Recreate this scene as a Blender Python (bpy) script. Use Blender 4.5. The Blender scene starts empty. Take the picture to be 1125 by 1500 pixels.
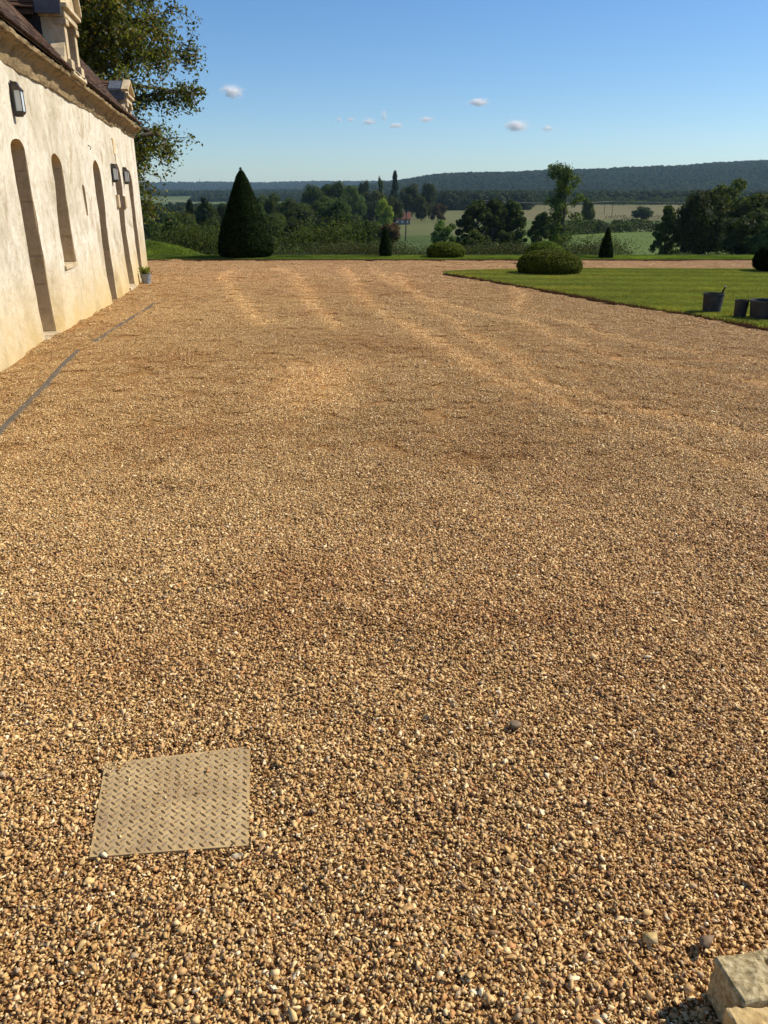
import bpy, bmesh, math, random
import numpy as np
from math import sin, cos, tan, radians, pi, sqrt, atan2
from mathutils import Vector, Matrix, Euler
from mathutils.geometry import delaunay_2d_cdt

sc = bpy.context.scene
COL = sc.collection
# ------------------------------------------------------------------ camera
cd = bpy.data.cameras.new('camera')
cam = bpy.data.objects.new('camera', cd)
COL.objects.link(cam)
cam.location = (0, 0, 1.6)
cam.rotation_euler = (radians(90 - 22.2), 0, 0)
cd.sensor_fit = 'VERTICAL'
cd.sensor_height = 36.0
cd.lens = 36.0 * 1127.0 / 1500.0
cd.clip_start = 0.05
cd.clip_end = 30000
sc.camera = cam
# ------------------------------------------------------------------ sky + sun
SUN_EL, SUN_AZ = 43.0, 17.0            # azimuth measured from +X towards +Y
w = bpy.data.worlds.new('World')
sc.world = w
w.use_nodes = True
nt = w.node_tree
bg = nt.nodes['Background']
sky = nt.nodes.new('ShaderNodeTexSky')
sky.sky_type = 'NISHITA'
sky.sun_disc = False
sky.sun_elevation = radians(SUN_EL)
sky.sun_rotation = radians(90 - SUN_AZ)
sky.altitude = 100
sky.air_density = 1.0
sky.dust_density = 0.2
sky.ozone_density = 3.0
hsv = nt.nodes.new('ShaderNodeHueSaturation')
hsv.inputs['Saturation'].default_value = 1.18
nt.links.new(sky.outputs[0], hsv.inputs['Color'])
tn = nt.nodes.new('ShaderNodeMix'); tn.data_type = 'RGBA'; tn.blend_type = 'MULTIPLY'
tn.inputs[0].default_value = 1.0; tn.inputs[7].default_value = (.86, .96, 1.10, 1)
nt.links.new(hsv.outputs[0], tn.inputs[6])
nt.links.new(tn.outputs[2], bg.inputs[0])
bg.inputs[1].default_value = 0.100
sl = bpy.data.lights.new('sun', 'SUN')
sl.energy = 5.0
sl.angle = radians(0.55)
sl.color = (1.0, 0.92, 0.78)
sun = bpy.data.objects.new('sun', sl)
COL.objects.link(sun)
sdir = Vector((cos(radians(SUN_EL)) * cos(radians(SUN_AZ)), cos(radians(SUN_EL)) * sin(radians(SUN_AZ)), sin(radians(SUN_EL))))
sun.rotation_euler = (-sdir).to_track_quat('-Z', 'Y').to_euler()
sun.location = (20, 5, 30)
vs = sc.view_settings
vs.view_transform = 'Standard'
vs.look = 'None'
vs.exposure = 0.20
vs.gamma = 1.0
vs.use_curve_mapping = False
try:
    sc.cycles.use_denoising = True
    sc.cycles.denoising_input_passes = 'RGB_ALBEDO_NORMAL'
    sc.cycles.use_adaptive_sampling = True
    sc.cycles.adaptive_threshold = 0.02
    sc.cycles.max_bounces = 40
    sc.cycles.diffuse_bounces = 3
    sc.cycles.glossy_bounces = 2
    sc.cycles.transmission_bounces = 4
    sc.cycles.volume_bounces = 40
except Exception:
    pass

# ------------------------------------------------------------------ helpers
def tag(o, label=None, cat=None, group=None, kind=None):
    if label: o['label'] = label
    if cat: o['category'] = cat
    if group: o['group'] = group
    if kind: o['kind'] = kind
    return o

def empty(name, loc=(0, 0, 0), rz=0.0):
    o = bpy.data.objects.new(name, None)
    o.empty_display_size = 0.2
    o.location = loc
    o.rotation_euler = (0, 0, rz)
    COL.objects.link(o)
    return o

def np_mesh(name, V, Fs, mats=None, smooth=False, attrs=None):
    """V (n,3); Fs: (m,k) int array, or a list of face index lists"""
    me = bpy.data.meshes.new(name)
    V = np.asarray(V, dtype=np.float32)
    if isinstance(Fs, np.ndarray):
        k = Fs.shape[1]
        me.vertices.add(len(V)); me.vertices.foreach_set('co', V.ravel())
        me.loops.add(Fs.size); me.loops.foreach_set('vertex_index', Fs.astype(np.int32).ravel())
        me.polygons.add(len(Fs))
        me.polygons.foreach_set('loop_start', np.arange(0, Fs.size, k, dtype=np.int32))
        me.update(calc_edges=True)
    else:
        me.from_pydata([tuple(map(float, v)) for v in V], [], [tuple(int(i) for i in f) for f in Fs])
        me.update()
    if smooth:
        me.polygons.foreach_set('use_smooth', np.ones(len(me.polygons), dtype=bool))
    if attrs:
        for an, (tp, data) in attrs.items():
            a = me.attributes.new(an, tp, 'POINT')
            if tp in ('FLOAT', 'INT'):
                a.data.foreach_set('value', np.asarray(data).ravel())
            elif tp == 'FLOAT_COLOR':
                a.data.foreach_set('color', np.asarray(data, dtype=np.float32).ravel())
            else:
                a.data.foreach_set('vector', np.asarray(data, dtype=np.float32).ravel())
    if mats is not None:
        for m in (mats if isinstance(mats, (list, tuple)) else [mats]):
            me.materials.append(m)
    return me

def link(name, me, parent=None, loc=(0, 0, 0), rot=(0, 0, 0), scl=(1, 1, 1)):
    o = bpy.data.objects.new(name, me)
    o.location = loc; o.rotation_euler = rot; o.scale = scl
    COL.objects.link(o)
    if parent: o.parent = parent
    return o

class MB:
    """collects simple solids into one mesh"""
    def __init__(s): s.v = []; s.f = []
    def add(s, vs_, fs):
        b = len(s.v); s.v += [tuple(p) for p in vs_]; s.f += [tuple(b + i for i in f) for f in fs]
    def box(s, x0, x1, y0, y1, z0, z1, M=None):
        p = [Vector((x, y, z)) for z in (z0, z1) for y in (y0, y1) for x in (x0, x1)]
        if M: p = [M @ q for q in p]
        s.add(p, [(0, 2, 3, 1), (4, 5, 7, 6), (0, 1, 5, 4), (2, 6, 7, 3), (0, 4, 6, 2), (1, 3, 7, 5)])
    def prism(s, poly, a, b, f3):
        """polygon poly (list of 2d) swept from a to b; f3(p, t) -> 3d"""
        n = len(poly)
        s.add([f3(p, a) for p in poly] + [f3(p, b) for p in poly],
              [tuple(range(n))[::-1], tuple(range(n, 2 * n))] + [(i, (i + 1) % n, n + (i + 1) % n, n + i) for i in range(n)])
    def lathe(s, prof, n=24, M=None, cap=True, jit=None):
        vs_ = []
        for j, (r, z) in enumerate(prof):
            for i in range(n):
                a = 2 * pi * i / n
                rr = r if jit is None else r * jit(a, z)
                q = Vector((rr * cos(a), rr * sin(a), z))
                vs_.append(M @ q if M else q)
        fs = [(j * n + i, j * n + (i + 1) % n, (j + 1) * n + (i + 1) % n, (j + 1) * n + i) for j in range(len(prof) - 1) for i in range(n)]
        if cap:
            fs += [tuple(range(n))[::-1], tuple((len(prof) - 1) * n + i for i in range(n))]
        s.add(vs_, fs)
    def tube(s, pts, rad, n=7):
        pts = [Vector(p) for p in pts]
        vs_ = []
        for i, p in enumerate(pts):
            d = (pts[min(i + 1, len(pts) - 1)] - pts[max(i - 1, 0)]).normalized()
            u = d.orthogonal().normalized() if abs(d.z) > .95 else d.cross(Vector((0, 0, 1))).normalized()
            v_ = d.cross(u)
            r = rad[i] if isinstance(rad, (list, tuple)) else rad
            vs_ += [p + (u * cos(2 * pi * k / n) + v_ * sin(2 * pi * k / n)) * r for k in range(n)]
        fs = [(j * n + i, j * n + (i + 1) % n, (j + 1) * n + (i + 1) % n, (j + 1) * n + i) for j in range(len(pts) - 1) for i in range(n)]
        fs += [tuple(range(n)), tuple((len(pts) - 1) * n + i for i in range(n))[::-1]]
        s.add(vs_, fs)
    def mesh(s, name, m, smooth=False, bevel=0):
        me = bpy.data.meshes.new(name)
        me.from_pydata(s.v, [], s.f); me.update()
        bm = bmesh.new(); bm.from_mesh(me)
        bmesh.ops.recalc_face_normals(bm, faces=bm.faces)
        if bevel:
            bmesh.ops.bevel(bm, geom=list(bm.edges), offset=bevel, segments=2, affect='EDGES')
        bm.to_mesh(me); bm.free()
        me.materials.append(m)
        if smooth:
            me.polygons.foreach_set('use_smooth', [True] * len(me.polygons))
        return me
    def obj(s, name, m, parent=None, smooth=False, bevel=0, loc=(0, 0, 0), rot=(0, 0, 0)):
        return link(name, s.mesh(name, m, smooth, bevel), parent, loc, rot)

def vnoise(x, y, seed=0):
    """numpy value noise, 0..1"""
    x = np.asarray(x, dtype=np.float64); y = np.asarray(y, dtype=np.float64)
    xi = np.floor(x); yi = np.floor(y); fx = x - xi; fy = y - yi
    fx = fx * fx * (3 - 2 * fx); fy = fy * fy * (3 - 2 * fy)
    def h(a, b):
        t = np.sin(a * 127.1 + b * 311.7 + seed * 74.7) * 43758.5453
        return t - np.floor(t)
    return (h(xi, yi) * (1 - fx) + h(xi + 1, yi) * fx) * (1 - fy) + (h(xi, yi + 1) * (1 - fx) + h(xi + 1, yi + 1) * fx) * fy

def fbm(x, y, seed=0, oct=3):
    r = 0; a = .5; t = 0
    for i in range(oct):
        r = r + a * vnoise(x * 2 ** i, y * 2 ** i, seed + i * 13); t += a; a *= .5
    return r / t

def polydist(X, Y, pts):
    """distance to a polyline"""
    d = np.full(np.shape(X), 1e9)
    for (x0, y0), (x1, y1) in zip(pts[:-1], pts[1:]):
        dx, dy = x1 - x0, y1 - y0
        t = np.clip(((X - x0) * dx + (Y - y0) * dy) / (dx * dx + dy * dy), 0, 1)
        d = np.minimum(d, np.hypot(X - x0 - t * dx, Y - y0 - t * dy))
    return d

def inpoly(X, Y, P):
    ins = np.zeros(np.shape(X), dtype=bool)
    n = len(P)
    for i in range(n):
        x0, y0 = P[i]; x1, y1 = P[(i + 1) % n]
        if y0 == y1: continue
        c = ((y0 > Y) != (y1 > Y)) & (X < (x1 - x0) * (Y - y0) / (y1 - y0) + x0)
        ins ^= c
    return ins

# ---- materials
def mat(name, col=(.5, .5, .5), rough=.8, spec=.3, metal=0.0):
    m = bpy.data.materials.new(name); m.use_nodes = True
    b = m.node_tree.nodes['Principled BSDF']
    b.inputs['Base Color'].default_value = (*col, 1)
    b.inputs['Roughness'].default_value = rough
    b.inputs['Metallic'].default_value = metal
    b.inputs['Specular IOR Level'].default_value = spec
    return m, m.node_tree, b

def N(nt, tp, **kw):
    n = nt.nodes.new(tp)
    for k, v in kw.items():
        if k.startswith('i_'):
            key = k[2:]
            key = int(key) if key.isdigit() else key.replace('_', ' ')
            n.inputs[key].default_value = v
        else:
            setattr(n, k, v)
    return n

def ramp(nt, src, stops, interp='LINEAR'):
    r = nt.nodes.new('ShaderNodeValToRGB')
    cr = r.color_ramp; cr.interpolation = interp
    while len(cr.elements) > 1: cr.elements.remove(cr.elements[-1])
    cr.elements[0].position = stops[0][0]; cr.elements[0].color = (*stops[0][1], 1)
    for p, c in stops[1:]:
        e = cr.elements.new(p); e.color = (*c, 1)
    nt.links.new(src, r.inputs[0])
    return r.outputs[0]

def noise(nt, scale, detail=4, rough=.55, vec=None, dist=0.0, space='Object'):
    tc = nt.nodes.new('ShaderNodeTexCoord') if vec is None else None
    n = N(nt, 'ShaderNodeTexNoise', i_Scale=scale, i_Detail=detail, i_Roughness=rough, i_Distortion=dist)
    nt.links.new(vec if vec is not None else tc.outputs[space], n.inputs['Vector'])
    return n.outputs['Fac']

def mixc(nt, fac, a, b, mode='MIX'):
    m = N(nt, 'ShaderNodeMix', data_type='RGBA', blend_type=mode)
    for sock, v in ((m.inputs[0], fac), (m.inputs[6], a), (m.inputs[7], b)):
        if isinstance(v, (int, float)): sock.default_value = v
        elif isinstance(v, tuple): sock.default_value = (*v, 1)
        else: nt.links.new(v, sock)
    return m.outputs[2]

def math_(nt, op, a, b=None, c=None, clamp=False):
    m = N(nt, 'ShaderNodeMath', operation=op, use_clamp=clamp)
    for i, v in enumerate((a, b, c)):
        if v is None: continue
        if isinstance(v, (int, float)): m.inputs[i].default_value = v
        else: nt.links.new(v, m.inputs[i])
    return m.outputs[0]

def bump(nt, b, h, strength=.4, dist=.01):
    n = N(nt, 'ShaderNodeBump', i_Strength=strength, i_Distance=dist)
    nt.links.new(h, n.inputs['Height']); nt.links.new(n.outputs[0], b.inputs['Normal'])

def attr(nt, name, tp='GEOMETRY'):
    return N(nt, 'ShaderNodeAttribute', attribute_name=name, attribute_type=tp)

def speckled(name, c1, c2, scale, rough=.85, bs=.4, bd=.004, spec=.3, c3=None):
    m, nt, b = mat(name, rough=rough, spec=spec)
    f = noise(nt, scale, 6, .65)
    st = [(.3, c1), (.7, c2)] if c3 is None else [(.3, c1), (.52, c2), (.7, c3)]
    nt.links.new(ramp(nt, f, st), b.inputs['Base Color'])
    f2 = noise(nt, scale * 3.1, 5, .7)
    bump(nt, b, f2, bs, bd)
    return m

def stone_palette():
    return [(0.0, (.14, .072, .026)), (.06, (.34, .190, .068)), (.16, (.50, .305, .110)), (.31, (.61, .395, .150)), (.48, (.72, .490, .205)),
            (.62, (.54, .330, .135)), (.72, (.83, .610, .300)), (.81, (.54, .275, .098)), (.88, (.46, .335, .190)), (.925, (.90, .740, .460)), (.95, (.38, .225, .105))]

def make_gravel_mat():
    m, nt, b = mat('gravel stone', rough=.62, spec=.35)
    oi = N(nt, 'ShaderNodeObjectInfo')
    a = attr(nt, 'rnd')
    s = math_(nt, 'ADD', a.outputs['Fac'], oi.outputs['Random'])
    s = math_(nt, 'FRACT', s)
    c = ramp(nt, s, stone_palette(), 'CONSTANT')
    f = noise(nt, 160, 3, .6)
    c = mixc(nt, .5, c, ramp(nt, f, [(.3, (.70, .66, .60)), (.7, (1.18, 1.15, 1.12))]), 'MULTIPLY')
    t = attr(nt, 'tint', 'INSTANCER')
    c = mixc(nt, 1.0, c, t.outputs['Color'], 'MULTIPLY')
    nt.links.new(c, b.inputs['Base Color'])
    return m

def foliage(name, dark, lightc, trans=.3, rough=.7, yellow=None, spec=.08, tinted=False):
    m, nt, b = mat(name, rough=rough, spec=spec)
    a = attr(nt, 'rnd')
    oi = N(nt, 'ShaderNodeObjectInfo')
    st = [(0.0, dark), (.35, tuple(d * .6 + l * .4 for d, l in zip(dark, lightc))), (.85, lightc)]
    if yellow: st += [(.93, lightc), (.97, yellow)]
    c = ramp(nt, a.outputs['Fac'], st)
    if tinted: c = mixc(nt, 1.0, c, attr(nt, 'tint', 'INSTANCER').outputs['Color'], 'MULTIPLY')
    hs = N(nt, 'ShaderNodeHueSaturation')
    nt.links.new(math_(nt, 'MULTIPLY_ADD', oi.outputs['Random'], .05, .475), hs.inputs['Hue'])
    nt.links.new(math_(nt, 'MULTIPLY_ADD', oi.outputs['Random'], .5, .75), hs.inputs['Value'])
    nt.links.new(c, hs.inputs['Color'])
    nt.links.new(hs.outputs[0], b.inputs['Base Color'])
    tr = N(nt, 'ShaderNodeBsdfTranslucent')
    nt.links.new(mixc(nt, 1.0, hs.outputs[0], (1.3, 1.5, .6), 'MULTIPLY'), tr.inputs[0])
    mx = N(nt, 'ShaderNodeMixShader', i_0=trans)
    nt.links.new(b.outputs[0], mx.inputs[1]); nt.links.new(tr.outputs[0], mx.inputs[2])
    nt.links.new(mx.outputs[0], nt.nodes['Material Output'].inputs['Surface'])
    return m

M = {}
M['gravel'] = make_gravel_mat()
M['bark'] = speckled('bark', (.035, .028, .02), (.11, .09, .065), 9, bs=.8, bd=.02)
M['yew'] = foliage('yew needles', (.0025, .005, .0015), (.022, .038, .008), .06, .8, None, .05)
M['box'] = foliage('box leaves', (.012, .016, .004), (.17, .22, .026), .22, .8, None, .08)
M['oak'] = foliage('oak leaves', (.014, .023, .007), (.084, .104, .026), .28)
M['mid'] = foliage('field tree leaves', (.022, .036, .008), (.115, .140, .034), .34)
M['scrub'] = foliage('scrub leaves', (.035, .045, .018), (.115, .125, .052), .25)
M['pale'] = foliage('pale leaves', (.045, .065, .02), (.15, .19, .05), .35)
M['conifer'] = foliage('conifer needles', (.006, .014, .006), (.028, .048, .018), .1)
M['lime'] = foliage('yellow green leaves', (.13, .15, .02), (.30, .32, .05), .4)
M['russet'] = foliage('russet leaves', (.05, .03, .012), (.13, .085, .03), .25)
M['walnut'] = foliage('walnut leaves', (.025, .035, .008), (.20, .21, .036), .45, .5, (.32, .20, .03), .2)
M['grassb'] = foliage('grass blade', (.11, .12, .028), (.37, .37, .10), .35, tinted=True)
M['potgrass'] = foliage('pot grass', (.08, .10, .024), (.26, .29, .07), .35)
M['wood far'] = foliage('far wood leaves', (.012, .022, .008), (.060, .078, .026), .15, tinted=True)

# ------------------------------------------------------------------ terrain
def G(Y):
    return np.interp(Y, [0, 9, 14, 20, 26, 200], [0, 0, -.17, -.21, -.37, -.37])

RX = np.array([-3, -1.2, -.9, -.3, -.215, -.133, -.076, -.002, .047, .097, .236, .28, .33, .40, .463, .9, 1.5])
RT = np.array([.012, .011, .012, .0085, .008, .0095, .013, .0175, .021, .0235, .026, .028, .030, .035, .038, .046, .04])
PY = [-60, 20, 26, 28.5, 31, 45, 80, 150, 210, 320, 500, 750, 950, 1200, 1700, 2300]
PR = [0, -.25, -.40, -.43, -1.3, -3.2, -6.5, -8.2, -10, -11.3, -12.4, -10.3, -6.3, -3.5, 1, 8]
PL = [0, -.25, -.40, -.43, -1.3, -3.2, -6.5, -8.5, -10.5, -12.5, -15, -17, -17, -15, -8, 2]
def T(X, Y):
    X = np.asarray(X, dtype=np.float64); Y = np.asarray(Y, dtype=np.float64)
    Ys = np.maximum(Y, 1.0)
    az = np.clip(X / Ys, -3, 3)
    wR = np.clip((az + .12) / .2, 0, 1); wR = wR * wR * (3 - 2 * wR)
    p = np.interp(Y, PY, PR) * wR + np.interp(Y, PY, PL) * (1 - wR)
    # grassy bank on the left beyond the yard
    p = p + 1.75 * np.exp(-((Y - 35.5) / 5.0) ** 2) * (1 / (1 + np.exp((X + 7.6) / 1.0)))
    # wooded ridge
    rt = np.interp(az, RX, RT)
    s = np.clip((Y - 1900) / 1600, 0, 1); s = s * s * (3 - 2 * s)
    ridge = rt * 3500 * (0.35 + .65 * wR)
    und = (fbm(X / 420, Y / 420, 5) - .5) * 26 * np.clip((Y - 1200) / 1200, 0, 1)
    z = p * (1 - s) + (ridge + p * 0) * s + und
    # far ridge
    s2 = np.clip((Y - 4600) / 2200, 0, 1); s2 = s2 * s2 * (3 - 2 * s2)
    far = 7000 * np.interp(az, [-1, -.35, -.27, -.20, -.15, -.1, 2], [.0135, .0135, .0138, .0145, .0135, .015, .018])
    z = z * (1 - s2) + far * s2
    small = (fbm(X / 9, Y / 9, 9) - .5) * .5 * np.clip((Y - 40) / 60, 0, 1)
    return z + small

def terrain():
    a = np.linspace(0, 1, 520)
    Ys = np.concatenate([np.linspace(-60, 27, 30), np.linspace(27.6, 60, 60), 60 + (np.linspace(0, 1, 330)[1:]) ** 2.2 * 7400])
    U = np.sinh(np.linspace(-3.2, 3.2, 260)) / np.sinh(3.2)
    xs = U * 1.1
    Yg, Ug = np.meshgrid(Ys, xs, indexing='ij')
    half = np.maximum(Yg, 0) * 0.85 + 60
    # even coverage in the seen wedge, wider outside
    Xg = Ug * half * 1.25
    Z = T(Xg, Yg)
    lower = (Yg < 28.4)
    Z = np.where(lower, G(Yg) - .06, Z)
    V = np.stack([Xg, Yg, Z], -1).reshape(-1, 3)
    ny, nx = Xg.shape
    idx = np.arange(ny * nx).reshape(ny, nx)
    F = np.stack([idx[:-1, :-1], idx[:-1, 1:], idx[1:, 1:], idx[1:, :-1]], -1).reshape(-1, 4)
    X, Y = V[:, 0], V[:, 1]
    az = X / np.maximum(Y, 1)
    C = np.zeros((len(V), 4), np.float32); C[:, 3] = 1
    rough_g = np.array([.055, .085, .018]); bright = np.array([.090, .135, .026]); dull = np.array([.095, .120, .036])
    tan_ = np.array([.140, .128, .058]); forest = np.array([.035, .048, .016]); strip = np.array([.14, .15, .075]); strip2 = np.array([.085, .115, .04])
    C[:, :3] = rough_g
    def put(mask, c): C[mask, :3] = c
    bank = (Y < 45)
    put(bank, np.array([.075, .12, .02]))
    put((Y > 75) & (Y < 330), rough_g)
    put((Y > 90) & (Y < 330 + 120 * (az - .2)) & (az > .16), bright)
    put((Y > 330 + 120 * (az - .2)) & (Y < 545) & (az > .1), dull)
    put((Y > 545) & (Y < 990) & (az > .0), tan_)
    put((Y > 300) & (Y < 1000) & (az > -.02) & (az < .11), np.array([.112, .122, .046]))
    left = (az <= -.02)
    put(left & (Y > 60), forest)
    fn = vnoise(X / 330 + 7, Y / 520 + 3, 21)
    fn2 = vnoise(X / 240 + 1, Y / 400 + 9, 4)
    lf = (az < -.11) & (Y > 1100) & (Y < 3300) & (fn > .5)
    put(lf, strip2)
    put(lf & (fn2 > .55), strip)
    put((Y > 1000) & (az >= -.11), forest)
    put((Y > 3300), forest)
    me = np_mesh('ground', V, F, None, True, {'cover': ('FLOAT_COLOR', C)})
    m, nt, b = mat('ground', rough=.95, spec=.1)
    at = attr(nt, 'cover')
    f = noise(nt, .035, 6, .65)
    f2 = noise(nt, 2.2, 5, .7)
    c = mixc(nt, .75, at.outputs['Color'], ramp(nt, f, [(.3, (.72, .74, .66)), (.7, (1.3, 1.22, 1.2))]), 'MULTIPLY')
    c = mixc(nt, .6, c, ramp(nt, f2, [(.3, (.6, .62, .6)), (.7, (1.35, 1.3, 1.2))]), 'MULTIPLY')
    nt.links.new(c, b.inputs['Base Color'])
    bump(nt, b, f2, .6, .15)
    me.materials.append(m)
    o = link('ground', me); tag(o, kind='structure')
    return o
terrain()

# wall line: X = WA + WB * Y
WA, WB = -2.55, -.165
WN = Vector((1, -WB, 0)).normalized()          # out of the facade
WU = Vector((WB, 1, 0)).normalized()           # along the facade, away from the camera
def WX(Y): return WA + WB * Y

LAWN = [(1.58, 21.0), (1.60, 20.6), (1.90, 19.9), (2.94, 17.41), (3.62, 15.8), (4.17, 14.32), (4.79, 12.33), (5.18, 10.52), (5.48, 8.5), (5.65, 6), (5.6, 3), (24, 3), (24, 22.0), (16, 22.05), (10.9, 22.2), (5.6, 22.5), (3.2, 22.1), (2.0, 21.5)]
PLATE = [(-.85, 1.88), (-.42, 1.96), (-.36, 1.56), (-.77, 1.52)]
TR = [([(-3.4, 24), (-2.38, 21.1), (-1.38, 14.85), (-.69, 10.83)], .16),
      ([(-4.3, 23), (-3.95, 19.97), (-2.72, 14.85), (-1.74, 11.23)], .15),
      ([(-1.2, 24), (-.81, 19.97), (-.29, 14.85), (.51, 10.1), (1.07, 7.6), (1.66, 6.13), (2.1, 5.19), (2.5, 4.2)], .15),
      ([(-.3, 24), (-.04, 19.97), (.99, 14.85), (2.0, 11.66), (2.54, 8.5), (3.6, 7.14), (5, 6.3)], .13),
      ([(.3, 22), (.56, 17.41), (1.1, 10.5), (1.52, 7.14), (2.78, 5.36), (3.6, 4.8)], .13),
      ([(-1.12, 7.76), (-1.15, 6.9), (-.93, 5.92), (-.57, 5.03), (-.3, 4.1)], .05),
      ([(.55, 8.2), (.5, 7.14), (.39, 4.74), (.7, 3.64), (1.08, 3.24)], .05),
      ([(3.1, 19), (2.3, 13), (3.2, 9.0), (4.4, 7.6)], .12)]
DARK = [((-.30, 9.4), .75, .45), ((.25, 8.9), .55, .35), ((.80, 5.1), .45, .55), ((1.05, 4.5), .35, .30), ((-.38, 3.15), .30, .30), ((-.45, 2.75), .32, .2),
        ((-1.5, 5.3), .5, .35), ((-1.1, 13), .8, .5), ((1.9, 3.6), .5, .3), ((-2.3, 8.2), .4, .5), ((-.9, 2.45), .45, .22), ((.35, 2.75), .5, .12)]
RIDGES = [([(-.40, 2.03), (-.30, 1.97), (-.29, 1.7)], .05, .010), ([(-.22, 2.84), (-.10, 2.80), (.02, 2.72), (.12, 2.70), (.25, 2.62)], .06, .008),
          ([(-.8, 9.7), (-.45, 9.75)], .06, .02), ([(.1, 9.05), (.55, 8.8)], .07, .02), ([(-2.5, 11.6), (-2.3, 11.7)], .05, .015),
          ([(-.92, 2.02), (-.7, 2.0), (-.5, 2.03)], .06, .012), ([(-1.3, 4.4), (-1.0, 4.3)], .05, .015), ([(1.5, 6.6), (2.6, 5.9)], .06, .012)]

def masks(X, Y):
    tr = np.zeros(np.shape(X))
    wob = (fbm(X * 1.3, Y * .7, 31) - .5) * .3
    for pts, wd in TR:
        d = polydist(X + wob, Y, pts)
        wd = wd * (.85 + .2 * (Y > 9))
        tr = np.maximum(tr, np.exp(-(d / wd) ** 2) * (.55 + .45 * (wd > .1)))
    dk = np.zeros(np.shape(X))
    for (cx, cy), rx, ry in DARK:
        dk = np.maximum(dk, np.exp(-((X - cx) / rx) ** 2 - ((Y - cy) / ry) ** 2))
    patch = np.exp(-((X + .62) / .42) ** 4 - ((Y - 7.0) / 1.1) ** 4)
    tr = np.maximum(tr, patch * .9)
    tr = tr * (.80 + .35 * fbm(X * 2.2, Y * .9, 77))
    tr = np.clip(tr * np.clip((Y - 2.5) / 3.5, 0, 1), 0, 1)
    dk = np.clip(dk * (.4 + .9 * fbm(X * 3, Y * 2, 55)), 0, 1)
    return tr, dk

def HG(X, Y):
    tr, dk = masks(X, Y)
    h = (fbm(X * 1.1, Y * 1.1, 1) - .5) * .045 + (fbm(X * 4.2, Y * 4.2, 2) - .5) * .020 + (vnoise(X * 13, Y * 13, 3) - .5) * .008
    h = h - .012 * tr + .010 * dk * (fbm(X * 9, Y * 9, 8) - .3)
    for pts, wd, a in RIDGES:
        h = h + a * np.exp(-(polydist(X, Y, pts) / wd) ** 2)
    # the drain runs in a shallow raked trough
    h = h - (h + .004) * .8 * np.exp(-(polydist(X, Y, [(-2.45, 3.2), (-2.84, 5.5), (-3.33, 8.0), (-3.98, 13.0)]) / .09) ** 2)
    # flatten round the plate
    dp = np.hypot((X + .6) / .36, (Y - 1.73) / .36)
    k = np.clip((dp - .55) / .8, 0, 1)
    h = h * k - .002 * (1 - np.clip((dp - .5) / .55, 0, 1)) + .006 * np.exp(-((dp - 1.0) / .25) ** 2)
    # heap a little against the facade
    dw = (X - WX(Y))
    h = h + .03 * np.exp(-(dw / .25) ** 2) * (Y > 3)
    return G(Y) + h

def TINT(X, Y):
    tr, dk = masks(X, Y)
    n = fbm(X * .8, Y * .5, 41)[..., None]
    c = np.ones(np.shape(X) + (3,))
    c = c * (1 + (n - .5) * .16)
    c = c * (1 + tr[..., None] * np.array([.40, .43, .46]))
    c = c * (1 - dk[..., None] * np.array([.14, .22, .28]))
    rust = np.clip((fbm(X * .6 + 4, Y * .35, 63) - .5) * 2.4, 0, 1)[..., None]
    c = c * (1 - rust * np.array([.02, .08, .12]))
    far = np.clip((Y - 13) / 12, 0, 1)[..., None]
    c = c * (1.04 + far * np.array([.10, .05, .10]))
    return c

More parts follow.
